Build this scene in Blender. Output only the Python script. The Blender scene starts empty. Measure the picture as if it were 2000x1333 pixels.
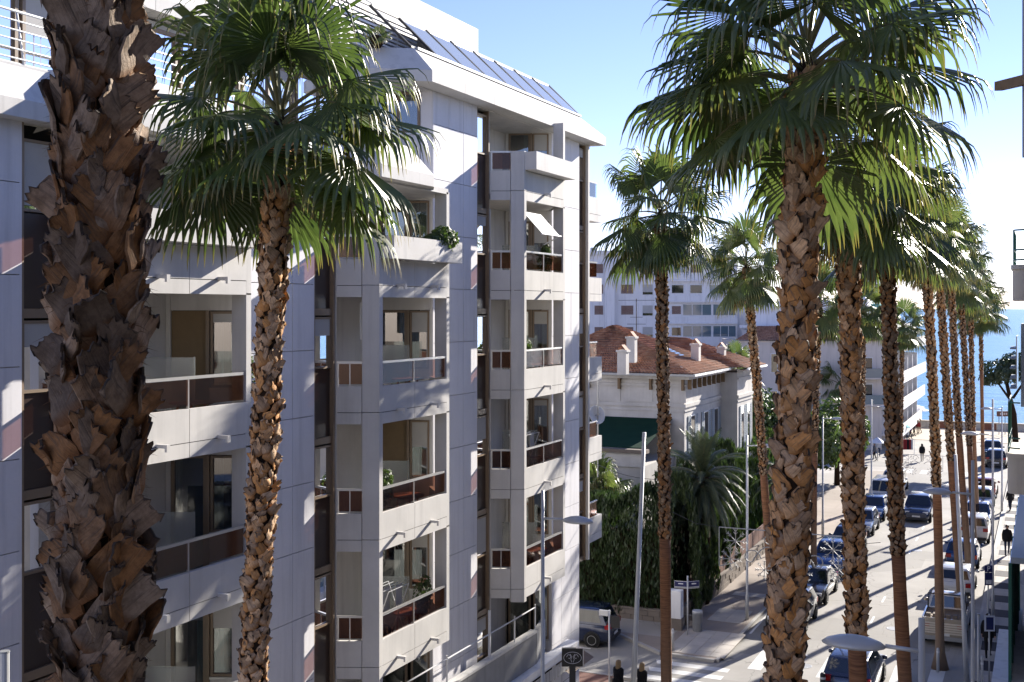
import bpy, math, random
import numpy as np
from mathutils import Vector, Matrix, noise as mnoise
S = bpy.context.scene
COL = S.collection
R = math.radians

# ------------------------------------------------------------------ camera
H = 14.5                      # the photograph is taken from a balcony 14.5 m above the street
FPX = 2290.0
TH = math.atan(1040 / FPX)
cT, sT = math.cos(TH), math.sin(TH)
cam = bpy.data.cameras.new('camera'); camo = bpy.data.objects.new('camera', cam); COL.objects.link(camo)
cam.sensor_width = 36; cam.lens = 36 * FPX / 2000
cam.shift_y = -63.5 / 2000
cam.clip_start = 0.1; cam.clip_end = 60000
camo.location = (0, 0, H); camo.rotation_euler = (R(90), 0, TH)
S.camera = camo
# ------------------------------------------------------------------ sky, sun, exposure
SUN_EL, SUN_AZ = R(22), R(15)          # azimuth measured from the street direction (+y) towards the right (+x)
w = bpy.data.worlds.new('World'); S.world = w; w.use_nodes = True
nt = w.node_tree; nt.nodes.clear()
sky = nt.nodes.new('ShaderNodeTexSky'); sky.sky_type = 'NISHITA'; sky.sun_disc = False
sky.sun_elevation = SUN_EL; sky.sun_rotation = SUN_AZ
sky.air_density = 0.85; sky.dust_density = 0.0; sky.ozone_density = 1.6; sky.altitude = 0
bg = nt.nodes.new('ShaderNodeBackground'); bg.inputs[1].default_value = 0.074
wo = nt.nodes.new('ShaderNodeOutputWorld')
tint = nt.nodes.new('ShaderNodeMix'); tint.data_type = 'RGBA'; tint.blend_type = 'MULTIPLY'; tint.inputs[0].default_value = 1.0
tint.inputs[7].default_value = (0.90, 0.82, 1.10, 1)      # the photograph's cool white balance
nt.links.new(sky.outputs[0], tint.inputs[6]); nt.links.new(tint.outputs[2], bg.inputs[0]); nt.links.new(bg.outputs[0], wo.inputs[0])
sun = bpy.data.lights.new('sun', 'SUN'); suno = bpy.data.objects.new('sun', sun); COL.objects.link(suno)
sun.energy = 4.8; sun.angle = R(0.53); sun.color = (1.0, 0.93, 0.83)
SD = Vector((math.sin(SUN_AZ) * math.cos(SUN_EL), math.cos(SUN_AZ) * math.cos(SUN_EL), math.sin(SUN_EL)))
suno.rotation_euler = SD.to_track_quat('Z', 'Y').to_euler(); suno.location = (20, 60, 60)
vs = S.view_settings
vs.view_transform = 'Standard'; vs.look = 'None'; vs.exposure = 1.5; vs.gamma = 1.0; vs.use_curve_mapping = False
S.cycles.max_bounces = 7; S.cycles.diffuse_bounces = 3; S.cycles.glossy_bounces = 3
S.cycles.transmission_bounces = 5; S.cycles.transparent_max_bounces = 14
S.cycles.use_denoising = True
S.cycles.caustics_reflective = False; S.cycles.caustics_refractive = False
S.cycles.sample_clamp_indirect = 6

# ------------------------------------------------------------------ helpers
ROOT = {}
V = Vector

def at(px, py, Z):
    """world point at camera depth Z seen at photo pixel px, py"""
    X = (px - 1000) / FPX * Z
    return V((X * cT - Z * sT, X * sT + Z * cT, H - (py - 603) / FPX * Z))

def Aof(x, L):
    t = (x - 1000) / FPX
    return -L * (cT + t * sT) / (sT - t * cT)

def pix(p):
    Z = p[1] * cT - p[0] * sT; X = p[1] * sT + p[0] * cT
    return 1000 + FPX * X / Z, 603 - FPX * (p[2] - H) / Z, FPX / Z

class MB:
    def __init__(s):
        s.v = []; s.f = []; s.m = []; s.mi = 0; s.attr = []; s.a = 0.0
    def add(s, vs_, fs_):
        b = len(s.v)
        s.v.extend([tuple(p) for p in vs_]); s.attr.extend([s.a] * len(vs_))
        for f in fs_:
            s.f.append(tuple(i + b for i in f)); s.m.append(s.mi)
        return s
    def box(s, a, b):
        x0, y0, z0 = [min(a[i], b[i]) for i in range(3)]; x1, y1, z1 = [max(a[i], b[i]) for i in range(3)]
        return s.add([(x0,y0,z0),(x1,y0,z0),(x1,y1,z0),(x0,y1,z0),(x0,y0,z1),(x1,y0,z1),(x1,y1,z1),(x0,y1,z1)],
                     [(0,3,2,1),(4,5,6,7),(0,1,5,4),(1,2,6,5),(2,3,7,6),(3,0,4,7)])
    def fbox(s, F, u0, u1, z0, z1, d0, d1):
        P = [F.pt(u, z, d) for z in (z0, z1) for (u, d) in ((u0,d0),(u1,d0),(u1,d1),(u0,d1))]
        return s.add(P, [(0,3,2,1),(4,5,6,7),(0,1,5,4),(1,2,6,5),(2,3,7,6),(3,0,4,7)])
    def prism(s, poly, z0, z1):
        n = len(poly)
        return s.add([(p[0],p[1],z0) for p in poly] + [(p[0],p[1],z1) for p in poly],
                     [tuple(range(n-1,-1,-1)), tuple(range(n,2*n))] + [(i,(i+1)%n,n+(i+1)%n,n+i) for i in range(n)])
    def tube(s, pts, rad, n=8, cap=True):
        pts = [V(p) for p in pts]
        if not hasattr(rad, '__len__'): rad = [rad] * len(pts)
        vs_, fs_ = [], []
        T0 = (pts[1] - pts[0]).normalized()
        N = T0.orthogonal().normalized()
        for i, p in enumerate(pts):
            T = (pts[min(i+1,len(pts)-1)] - pts[max(i-1,0)])
            T = T.normalized() if T.length > 1e-9 else T0
            N = (N - T * N.dot(T)); N = N.normalized() if N.length > 1e-6 else T.orthogonal().normalized()
            B = T.cross(N)
            for k in range(n):
                a = 2*math.pi*k/n
                vs_.append(p + (N*math.cos(a) + B*math.sin(a)) * rad[i])
        for i in range(len(pts)-1):
            for k in range(n):
                fs_.append((i*n+k, i*n+(k+1)%n, (i+1)*n+(k+1)%n, (i+1)*n+k))
        if cap:
            fs_.append(tuple(range(n-1,-1,-1))); fs_.append(tuple((len(pts)-1)*n+k for k in range(n)))
        return s.add(vs_, fs_)
    def lathe(s, c, prof, n=16, sx=1.0, sy=1.0, rot=0.0):
        vs_, fs_ = [], []
        for (r, z) in prof:
            for k in range(n):
                a = 2*math.pi*k/n
                x, y = r*math.cos(a)*sx, r*math.sin(a)*sy
                vs_.append((c[0]+x*math.cos(rot)-y*math.sin(rot), c[1]+x*math.sin(rot)+y*math.cos(rot), c[2]+z))
        m = len(prof)
        for i in range(m-1):
            for k in range(n):
                fs_.append((i*n+k, i*n+(k+1)%n, (i+1)*n+(k+1)%n, (i+1)*n+k))
        fs_.append(tuple(range(n-1,-1,-1))); fs_.append(tuple((m-1)*n+k for k in range(n)))
        return s.add(vs_, fs_)
    def mesh(s, name, mats, off=(0,0,0), smooth=False, attr=None, bevel=0):
        me = bpy.data.meshes.new(name)
        o = V(off)
        me.from_pydata([(p[0]-o[0], p[1]-o[1], p[2]-o[2]) for p in s.v], [], s.f)
        if not isinstance(mats, (list, tuple)): mats = [mats]
        for m_ in mats: me.materials.append(m_)
        if len(mats) > 1: me.polygons.foreach_set('material_index', s.m)
        if smooth: me.polygons.foreach_set('use_smooth', [True]*len(me.polygons))
        if attr:
            at_ = me.attributes.new(attr, 'FLOAT', 'POINT'); at_.data.foreach_set('value', s.attr)
        me.update()
        return me
    def build(s, name, mats, parent=None, off=None, smooth=False, attr=None):
        if off is None: off = ROOT.get(parent.name, V((0,0,0))) if parent else V((0,0,0))
        o = bpy.data.objects.new(name, s.mesh(name, mats, off, smooth, attr)); COL.objects.link(o)
        if parent:
            o.parent = parent
            ROOT[o.name] = V(off)
        return o

class Fr:
    """a vertical wall plane: origin o, unit direction u along it, outward normal n"""
    def __init__(s, o, u, n=None):
        s.o = V((o[0], o[1], 0)); s.u = V((u[0], u[1], 0)).normalized()
        s.n = V((n[0], n[1], 0)).normalized() if n else V((s.u.y, -s.u.x, 0))
    def pt(s, u, z, d): return s.o + s.u*u + s.n*d + V((0,0,z))

def tag(o, label=None, cat=None, group=None, kind=None):
    if label: o['label'] = label
    if cat: o['category'] = cat
    if group: o['group'] = group
    if kind: o['kind'] = kind
    return o

def root(name, loc, label=None, cat=None, group=None):
    o = bpy.data.objects.new(name, None); COL.objects.link(o); o.location = loc; o.empty_display_size = .2
    ROOT[o.name] = V(loc)
    return tag(o, label, cat, group)

def inst(mesh, name, parent, loc, mat=None):
    """a part sharing mesh data; loc is in the root's local space"""
    o = bpy.data.objects.new(name, mesh); COL.objects.link(o)
    if parent: o.parent = parent
    if mat is not None: o.matrix_local = mat
    else: o.location = loc
    return o

def copy_tree(o, parent=None):
    c = o.copy(); COL.objects.link(c)
    if parent: c.parent = parent
    for ch in list(o.children): copy_tree(ch, c)
    return c

# ------------------------------------------------------------------ materials
def nmat(name, col=(.5,.5,.5), rough=.7, spec=.5, metal=0.0):
    m = bpy.data.materials.new(name); m.use_nodes = True
    b = m.node_tree.nodes['Principled BSDF']
    b.inputs['Base Color'].default_value = (*col, 1); b.inputs['Roughness'].default_value = rough
    b.inputs['Specular IOR Level'].default_value = spec; b.inputs['Metallic'].default_value = metal
    return m

class NT:
    def __init__(s, m):
        s.m = m; s.t = m.node_tree; s.b = s.t.nodes['Principled BSDF']
    def n(s, typ, **kw):
        x = s.t.nodes.new('ShaderNode' + typ)
        for k, v in kw.items(): setattr(x, k, v)
        return x
    def l(s, a, b): s.t.links.new(a, b)
    def pos(s):
        return s.n('NewGeometry').outputs['Position']
    def obj(s):
        return s.n('TexCoord').outputs['Object']
    def mapping(s, src, scale):
        mp = s.n('Mapping'); mp.inputs['Scale'].default_value = scale; s.l(src, mp.inputs[0]); return mp.outputs[0]
    def noise(s, src, scale, detail=4, rough=.55):
        x = s.n('TexNoise'); x.inputs['Scale'].default_value = scale; x.inputs['Detail'].default_value = detail
        x.inputs['Roughness'].default_value = rough
        s.l(src, x.inputs['Vector']); return x.outputs['Fac']
    def ramp(s, src, stops):
        x = s.n('ValToRGB'); e = x.color_ramp.elements
        while len(e) < len(stops): e.new(.5)
        for i, (p, c_) in enumerate(stops):
            e[i].position = p; e[i].color = (*c_, 1) if len(c_) == 3 else c_
        s.l(src, x.inputs[0]); return x.outputs[0]
    def mix(s, fac, a, b, mode='MIX'):
        x = s.n('Mix'); x.data_type = 'RGBA'; x.blend_type = mode
        for sock, v in ((x.inputs[0], fac), (x.inputs[6], a), (x.inputs[7], b)):
            if hasattr(v, 'is_output'): s.l(v, sock)
            elif isinstance(v, (int, float)): sock.default_value = v
            else: sock.default_value = (*v, 1)
        return x.outputs[2]
    def math(s, op, a, b=0.0):
        x = s.n('Math', operation=op)
        for sock, v in ((x.inputs[0], a), (x.inputs[1], b)):
            if hasattr(v, 'is_output'): s.l(v, sock)
            else: sock.default_value = v
        return x.outputs[0]
    def bump(s, h, strength=.3, dist=.02):
        x = s.n('Bump'); x.inputs['Strength'].default_value = strength; x.inputs['Distance'].default_value = dist
        s.l(h, x.inputs['Height']); s.l(x.outputs[0], s.b.inputs['Normal'])
    def base(s, c_): s.l(c_, s.b.inputs['Base Color'])

def concrete(name, col, stain=.75, streak=True, rough=.75, rnd=.08, fine=14):
    m = nmat(name, col, rough, .3); t = NT(m); p = t.pos()
    big = t.noise(p, .9, 5)
    c1 = t.mix(t.ramp(big, [(.3, (0,0,0)), (.75, (1,1,1))]), [k*stain for k in col], col)
    if streak:
        st = t.noise(t.mapping(p, (1.5, 1.5, .10)), 2.2, 5, .6)
        c1 = t.mix(t.ramp(st, [(.50, (0,0,0)), (.85, (1,1,1))]), c1, [k*.66 for k in col])
    f = t.noise(p, fine, 3)
    c1 = t.mix(t.math('MULTIPLY', f, .22), c1, [k*.6 for k in col])
    oi = t.n('ObjectInfo').outputs['Random']
    c1 = t.mix(t.math('MULTIPLY', oi, rnd), c1, (.25,.24,.23))
    t.base(c1); t.bump(t.noise(p, 60, 3), .12, .01)
    return m

def plain(name, col, rough=.5, spec=.4, metal=0.0, var=.25, scale=6):
    m = nmat(name, col, rough, spec, metal); t = NT(m)
    f = t.noise(t.pos(), scale, 4)
    t.base(t.mix(t.math('MULTIPLY', f, var*1.6), col, [k*.45 for k in col]))
    return m

M = {}
M['panel'] = concrete('facade_panel', (.77,.76,.78), .9)
M['slabc'] = concrete('balcony_concrete', (.67,.65,.615), .8)
M['roofc'] = concrete('roof_concrete', (.66,.645,.61), .88)
M['wallc'] = concrete('wall_render', (.68,.66,.63), .82)
M['shopc'] = concrete('shop_concrete', (.34,.34,.335), .7)
M['white'] = concrete('white_render', (.80,.80,.81), .92, rnd=.03)
M['cream'] = concrete('cream_render', (.62,.57,.53), .93, rnd=.03)
M['villa'] = concrete('villa_render', (.66,.635,.60), .7)
M['beige'] = concrete('beige_render', (.68,.62,.52), .8)
M['brownm'] = plain('brown_metal', (.135,.098,.072), .42, .5)
M['bronze'] = plain('bronze_frame', (.24,.175,.115), .45, .5)
M['alu'] = plain('aluminium', (.55,.54,.52), .35, .5, .6)
M['brownpanel'] = plain('brown_panel', (.045,.028,.022), .28, .6)
M['ochre'] = plain('ochre_shutter', (.22,.15,.075), .6)
M['whitem'] = plain('white_metal', (.68,.69,.7), .4, .5, 0, .1)
M['greym'] = plain('grey_metal', (.34,.35,.355), .45, .5, .2)
M['lampm'] = plain('lamp_grey', (.52,.53,.53), .4, .5, .2, .15)
M['darkm'] = plain('dark_metal', (.03,.03,.032), .5)
M['greenm'] = plain('green_metal', (.02,.12,.085), .4)
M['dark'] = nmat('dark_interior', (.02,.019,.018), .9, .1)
M['room'] = plain('room_wall', (.10,.09,.075), .9)
M['blind'] = plain('roller_blind', (.46,.45,.43), .8, .2, 0, .2, 3)
M['wood'] = plain('wood', (.24,.16,.09), .6, .3, 0, .5, 9)
M['black'] = nmat('black', (.012,.012,.013), .45)
M['rubber'] = nmat('tyre_rubber', (.018,.018,.018), .8, .2)
M['rim'] = nmat('wheel_rim', (.42,.42,.43), .3, .6, .7)
M['redlamp'] = nmat('red_lens', (.30,.01,.01), .2, .7)
M['lamp'] = nmat('clear_lens', (.55,.56,.58), .15, .8)
M['plate'] = nmat('number_plate', (.62,.62,.6), .5)
M['shut'] = plain('brown_shutter', (.16,.075,.05), .6)
M['bluegrey'] = plain('blue_grey_shutter', (.33,.38,.42), .6)
M['terracotta'] = plain('terracotta', (.30,.12,.07), .8)
M['navy'] = nmat('navy_sign', (.012,.016,.09), .4)
M['signwhite'] = nmat('sign_white', (.62,.62,.66), .5)
M['turq'] = nmat('turquoise_cloth', (.05,.45,.52), .8)
M['skin'] = nmat('skin', (.42,.24,.17), .55)
M['blueglass'] = nmat('blue_glass', (.10,.16,.20), .06, .9)
M['tinsel'] = plain('tinsel', (.50,.49,.47), .55)

def glassmat(name, tcol, gcol=(1,1,1), rough=.02, base=.04, edge=.9):
    m = bpy.data.materials.new(name); m.use_nodes = True; t = m.node_tree; t.nodes.clear()
    o = t.nodes.new('ShaderNodeOutputMaterial'); mx = t.nodes.new('ShaderNodeMixShader')
    tr = t.nodes.new('ShaderNodeBsdfTransparent'); tr.inputs[0].default_value = (*tcol, 1)
    gl = t.nodes.new('ShaderNodeBsdfGlossy'); gl.inputs[0].default_value = (*gcol, 1); gl.inputs['Roughness'].default_value = rough
    lw = t.nodes.new('ShaderNodeFresnel'); lw.inputs[0].default_value = 1.5
    mm = t.nodes.new('ShaderNodeMath'); mm.operation = 'MULTIPLY_ADD'; mm.inputs[1].default_value = edge; mm.inputs[2].default_value = base
    mm.use_clamp = True
    t.links.new(lw.outputs[0], mm.inputs[0]); t.links.new(mm.outputs[0], mx.inputs[0])
    t.links.new(tr.outputs[0], mx.inputs[1]); t.links.new(gl.outputs[0], mx.inputs[2]); t.links.new(mx.outputs[0], o.inputs[0])
    return m
M['pane'] = glassmat('window_glass', (.62,.66,.66), base=.10)
M['brownglass'] = glassmat('brown_tinted_glass', (.52,.36,.29), (.9,.85,.82), .05, base=.02, edge=.09)
M['clearglass'] = glassmat('roof_glazing', (.80,.87,.90), base=.12)
_t = M['clearglass'].node_tree; _o = [n for n in _t.nodes if n.type == 'OUTPUT_MATERIAL'][0]; _s = _o.inputs[0].links[0].from_socket
_d = _t.nodes.new('ShaderNodeBsdfDiffuse'); _d.inputs[0].default_value = (.55,.62,.68,1); _m = _t.nodes.new('ShaderNodeMixShader'); _m.inputs[0].default_value = .28      # pale sky reflection mixed into the roof glass as diffuse colour
_t.links.new(_s, _m.inputs[1]); _t.links.new(_d.outputs[0], _m.inputs[2]); _t.links.new(_m.outputs[0], _o.inputs[0])
M['frost'] = nmat('frosted_glass', (.30,.33,.33), .2, .7)
M['frost'].node_tree.nodes['Principled BSDF'].inputs['Alpha'].default_value = .5
M['carglass'] = nmat('car_glass', (.008,.012,.018), .04, .9)

def curtain_mat(name, col):
    m = nmat(name, col, .85, .1); return m
M['cur0'] = curtain_mat('curtain_cream', (.42,.40,.36)); M['cur1'] = curtain_mat('curtain_teal', (.10,.20,.22)); M['cur2'] = curtain_mat('curtain_grey', (.26,.28,.28))

def leafmat(name, c_dark, c_light, tip=None, trans=.35, rough=.42):
    m = nmat(name, c_dark, rough, .5); t = NT(m)
    a = t.n('Attribute'); a.attribute_name = 'v'; av = a.outputs['Fac']
    oi = t.n('ObjectInfo').outputs['Random']
    f = t.noise(t.pos(), 2.2, 3)
    mixf = t.math('ADD', t.math('MULTIPLY', f, .8), t.math('MULTIPLY', oi, .35))
    c_ = t.mix(t.ramp(mixf, [(.3,(0,0,0)),(.85,(1,1,1))]), c_dark, c_light)
    if tip is not None:
        c_ = t.mix(t.ramp(av, [(.80,(0,0,0)),(1.0,(1,1,1))]), c_, tip)
    t.base(c_)
    tl = t.n('BsdfTranslucent'); mx = t.n('MixShader'); mx.inputs[0].default_value = trans
    bright = t.mix(1.0, c_, (1.5,1.75,1.0), 'MULTIPLY')
    t.l(bright, tl.inputs[0])
    out = [n for n in t.t.nodes if n.type == 'OUTPUT_MATERIAL'][0]
    t.l(t.b.outputs[0], mx.inputs[1]); t.l(tl.outputs[0], mx.inputs[2]); t.l(mx.outputs[0], out.inputs[0])
    return m
M['frond'] = leafmat('palm_leaf', (.056,.086,.028), (.14,.162,.06), (.30,.21,.08), .27, .40)
M['dryfrond'] = leafmat('dry_palm_leaf', (.20,.13,.06), (.34,.22,.10), None, .30, .6)
M['leaf'] = leafmat('shrub_leaf', (.030,.060,.016), (.085,.12,.03), None, .25, .5)
M['hedge'] = leafmat('hedge_leaf', (.018,.036,.012), (.058,.082,.024), None, .2, .5)
M['date'] = leafmat('date_palm_leaf', (.045,.062,.036), (.10,.12,.06), None, .2, .45)
M['pine'] = leafmat('pine_leaf', (.018,.034,.014), (.05,.07,.026), None, .15, .5)
M['petiole'] = plain('petiole', (.16,.15,.06), .5, .4, 0, .4, 4)

def bootmat(name, hue=1.0, light=1.0, warm=(1,1,1), stain=(.70,.66,.62)):
    m = nmat(name, (.2,.15,.1), .72, .25); t = NT(m)
    o = t.obj(); oi = t.n('ObjectInfo').outputs['Random']
    a = t.n('Attribute'); a.attribute_name = 'v'; av = a.outputs['Fac']
    b = t.n('Attribute'); b.attribute_name = 'r'; br = b.outputs['Fac']
    rnd = t.math('FRACT', t.math('ADD', oi, br))
    pal = t.ramp(rnd, [(0.0,[k*light for k in (.135,.105,.080)]), (.25,[k*light for k in (.22,.17,.125)]), (.45,[k*light for k in (.32,.26,.20)]),
                       (.62,[k*light for k in (.24,.14*hue,.07*hue)]), (.80,[k*light for k in (.30,.155*hue,.06*hue)]), (1.0,[k*light for k in (.36,.28,.20)])])
    pal = t.mix(1.0, pal, warm, 'MULTIPLY')
    f = t.noise(t.pos(), 17, 5, .65)
    g = t.noise(t.mapping(o, (75, 12, 3.2)), 1.0, 5, .65)
    c_ = t.mix(t.ramp(f, [(.40,(0,0,0)),(.66,(1,1,1))]), pal, t.mix(1.0, pal, stain, 'MULTIPLY'))
    c_ = t.mix(t.ramp(g, [(.52,(0,0,0)),(.70,(1,1,1))]), c_, [k*light for k in (.085,.060,.042)])
    c_ = t.mix(t.ramp(av, [(.0,(1,1,1)),(.30,(0,0,0))]), c_, [.20*light,.085*light*hue,.03*light])     # freshly torn orange base
    c_ = t.mix(t.ramp(av, [(.90,(0,0,0)),(1.0,(1,1,1))]), c_, (.05,.036,.026))      # weathered cut end
    t.base(c_); t.bump(t.math('ADD', g, t.math('MULTIPLY', f, .8)), .9, .014)
    return m
M['boot'] = bootmat('leaf_base', 1.0, 1.05, (1.0,.90,.80), (.55,.51,.48))
M['bootw'] = bootmat('warm_leaf_base', 1.08, 1.95, (1.05,.89,.72))
M['bootg'] = bootmat('grey_leaf_base', 1.0, 1.35, (1.0,.92,.80))
M['fibre'] = plain('trunk_fibre', (.045,.028,.017), .95, .1, 0, .6, 30)
M['hair'] = plain('trunk_hair', (.20,.10,.04), .9, .15, 0, .6, 20)
def smooth_trunk():
    m = nmat('smooth_palm_trunk', (.17,.075,.035), .75, .25); t = NT(m); p = t.pos()
    rings = t.noise(t.mapping(p, (1.2,1.2,16)), 1.6, 4, .6)
    c_ = t.ramp(rings, [(.3,(.11,.05,.025)), (.5,(.23,.105,.05)), (.75,(.33,.165,.08))])
    z = t.n('SeparateXYZ'); t.l(p, z.inputs[0])
    low = t.n('MapRange'); t.l(z.outputs[2], low.inputs[0]); low.inputs[1].default_value = 1.0; low.inputs[2].default_value = 6.0
    c_ = t.mix(low.outputs[0], (.21,.15,.105), c_)
    t.base(c_); t.bump(rings, .5, .02); return m
M['smooth'] = smooth_trunk()
def carpaint(name, col, metal=.3):
    m = nmat(name, col, .25, .5, metal); b = m.node_tree.nodes['Principled BSDF']
    b.inputs['Coat Weight'].default_value = .8; b.inputs['Coat Roughness'].default_value = .04
    t = NT(m); f = t.noise(t.pos(), 3, 4)
    t.base(t.mix(t.math('MULTIPLY', f, .3), col, [k*.6+.02 for k in col]))
    return m
def asphalt(name, col, sc=1.0):
    m = nmat(name, col, .85, .3); t = NT(m); p = t.pos()
    a = t.noise(p, .35, 5); b = t.noise(p, 45, 3); d = t.noise(t.mapping(p, (1.6,.12,1)), 1.2, 4)
    c_ = t.mix(t.ramp(a, [(.3,(0,0,0)),(.7,(1,1,1))]), [k*.78 for k in col], [k*1.12 for k in col])
    c_ = t.mix(t.math('MULTIPLY', b, .4), c_, [k*.55 for k in col])
    c_ = t.mix(t.ramp(d, [(.56,(0,0,0)),(.72,(.7,.7,.7))]), c_, [k*.72 for k in col])
    vo = t.n('TexVoronoi'); vo.feature = 'DISTANCE_TO_EDGE'; vo.inputs['Scale'].default_value = .22
    wv = t.n('VectorMath', operation='ADD'); nn = t.n('TexNoise'); nn.inputs['Scale'].default_value = 1.3; t.l(p, nn.inputs['Vector'])
    t.l(p, wv.inputs[0]); t.l(nn.outputs['Color'], wv.inputs[1]); t.l(wv.outputs[0], vo.inputs['Vector'])
    c_ = t.mix(t.ramp(vo.outputs['Distance'], [(.0,(1,1,1)),(.006,(0,0,0))]), c_, [k*.45 for k in col])
    pt = t.n('TexVoronoi'); pt.inputs['Scale'].default_value = .16; pt.distance = 'CHEBYCHEV'; t.l(p, pt.inputs['Vector'])
    sp = t.n('SeparateColor'); t.l(pt.outputs['Color'], sp.inputs[0])
    c_ = t.mix(t.ramp(sp.outputs[0], [(.70,(0,0,0)),(.72,(.55,.55,.55))]), c_, [k*.62 for k in col])
    t.base(c_); t.bump(b, .35, .01); return m
M['asphalt'] = asphalt('asphalt', (.34,.325,.30))
M['pave'] = asphalt('pavement', (.44,.41,.37))
M['slab'] = concrete('paving_slab', (.52,.475,.42), .8, False, .8, .35, 20)
M['kerb'] = concrete('kerb_stone', (.40,.385,.36), .8, False)
M['brownpave'] = asphalt('brown_pavement', (.37,.31,.26))
M['redpave'] = asphalt('red_pavement', (.20,.10,.075))
M['darkband'] = asphalt('dark_band_surface', (.055,.052,.06))
M['paint'] = concrete('road_paint', (.72,.71,.68), .8, False, .6, .02)
M['sand'] = concrete('sand', (.55,.48,.38), .85, False, .95, 0)
M['earth'] = concrete('earth', (.13,.10,.07), .7, False, .95, 0)
M['stonew'] = concrete('rough_stone', (.24,.20,.165), .55, False, .9, .1, 6)
# ------------------------------------------------------------------ palms
def boot_geo(rg, w0, ln, out, nu, nt_, thick, curl, fray=.06):
    """one old leaf base: broad at the bottom, hugging the trunk, narrower and proud at its cut upper end"""
    tipw = rg.uniform(.42, .80); bend = rg.uniform(-.25, .25); jag = [rg.uniform(-.10-fray*2.2, fray) for _ in range(nu)]
    tw = rg.uniform(-.5, .5); po = rg.uniform(.9, 1.5)
    vs_, av = [], []
    for lay in (0, 1):
        for j in range(nt_):
            t = j / (nt_ - 1)
            wd = w0 * (1 - (1 - tipw) * t ** 1.1) * min(1, .62 + 2.2 * t)
            for i in range(nu):
                u = i / (nu - 1) * 2 - 1
                zz = ln * t
                if j == nt_ - 1: zz += ln * jag[i] - ln * .08 * u * u
                x = u * wd / 2 + bend * w0 * t * t
                y = .010 + .020 * math.sin(math.pi * min(1, t * 1.6 + .12)) + out * t ** po - curl * (u * u) * (1 - .25 * t) * w0 + tw * u * out * t * .7
                if lay: y -= thick * (1 - .35 * abs(u)) * (1 + .6 * (1 - t))
                vs_.append((x, y, zz)); av.append(t if j < nt_ - 1 or lay == 0 else 1.0)
    f = []; n = nu * nt_
    for j in range(nt_ - 1):
        for i in range(nu - 1):
            a = j * nu + i
            f.append((a, a+1, a+nu+1, a+nu)); f.append((n+a, n+a+nu, n+a+nu+1, n+a+1))
        f.append((j*nu, (j+1)*nu, n+(j+1)*nu, n+j*nu)); b = j*nu + nu-1
        f.append((b, n+b, n+b+nu, b+nu))
    for i in range(nu - 1):
        a = (nt_-1)*nu + i
        f.append((a, a+1, n+a+1, n+a))
    return vs_, f, av

def boot_meshes(tag_, mats, w0, ln, out, nu, nt_, thick, cnt, seed, curl=(.05,.28), fray=.06):
    rg = random.Random(seed); r_ = []
    for k in range(cnt):
        vs_, f, av = boot_geo(rg, w0*rg.uniform(.85,1.15), ln*rg.uniform(.85,1.2), out*rg.uniform(.7,1.4), nu, nt_, thick, rg.uniform(*curl), fray)
        me = bpy.data.meshes.new('leaf_base'); me.from_pydata(vs_, [], f); me.materials.append(mats)
        a_ = me.attributes.new('v', 'FLOAT', 'POINT'); a_.data.foreach_set('value', av)
        me.polygons.foreach_set('use_smooth', [True]*len(f)); me.update()
        me.set_sharp_from_angle(angle=R(38)); r_.append(me)
    return r_

def frond_mesh(rg, incl, dry=False, nseg=42, R_=1.0, petl=.95, droop=1.0):
    mb = MB(); mb.mi = 1
    e = R(incl); d = V((math.cos(e), 0, math.sin(e))); p = V((0,0,0)); pts = [p.copy()]; n = 9
    for k in range(n):
        d = (d + V((0,0,-1)) * (.045 + .05*droop) * (k/ n + .4) * max(.15, math.cos(R(incl)))).normalized()
        p = p + d * petl / n; pts.append(p.copy())
    mb.tube(pts, [.034 - .022*k/n for k in range(n+1)], 6)
    u = d.copy(); v = V((0,1,0)); nn = u.cross(v) * -1
    roll = rg.uniform(-.35,.35); v = (v*math.cos(roll) + nn*math.sin(roll)).normalized(); nn = (v.cross(u)) * -1
    if nn.z < 0 and abs(incl) < 80: nn = -nn
    mb.mi = 0
    span = R(128); steps = 9
    for s in range(nseg):
        ph = -span + 2*span*s/(nseg-1) + rg.uniform(-.015,.015)
        L = R_ * (1.20 - .30*(abs(ph)/span)**2) * rg.uniform(.93,1.06)
        dr = u*math.cos(ph) + v*math.sin(ph)
        dr = (dr - nn*(.10+.45*droop)*math.sin(ph)**2 + nn*.06).normalized()
        sd = (v*math.cos(ph) - u*math.sin(ph))
        dphi = 2*span/(nseg-1)
        q = pts[-1].copy(); rows = []
        g0 = rg.uniform(.85, 1.3)
        bk = rg.uniform(.48,.68)
        for j in range(steps+1):
            t = j/steps; rho = max(.02, L*t)
            if t < .56: wd = rho*dphi*.55
            else: wd = (.56*L*dphi*.55) * max(.03, 1 - ((t-.56)/.44)**1.1)
            hang = max(0, t-bk*.9)
            fold = wd*.55
            side = sd - dr*sd.dot(dr); side.normalize()
            up = side.cross(dr).normalized()
            if up.dot(nn) < 0: up = -up
            rows.append((q - side*wd - up*fold*.5, q + up*fold*.5, q + side*wd - up*fold*.5, t))
            dr = (dr + V((0,0,-1))*(.07*droop*t + 2.2*g0*droop*hang*hang + 0.70*droop*(t>bk))*(.55 if dr.z < -.9 else 1)
                  + V((rg.uniform(-1,1), rg.uniform(-1,1), 0))*.05*(t>bk)).normalized()
            q = q + dr*L/steps
        b = len(mb.v)
        for r_ in rows:
            mb.v.extend([tuple(r_[0]), tuple(r_[1]), tuple(r_[2])]); mb.attr.extend([r_[3]]*3)
        for j in range(steps):
            a = b + j*3
            mb.f.append((a,a+1,a+4,a+3)); mb.f.append((a+1,a+2,a+5,a+4)); mb.m.extend([0,0])
    return mb.mesh('frond', [M['dryfrond'] if dry else M['frond'], M['petiole']], attr='v')

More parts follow.
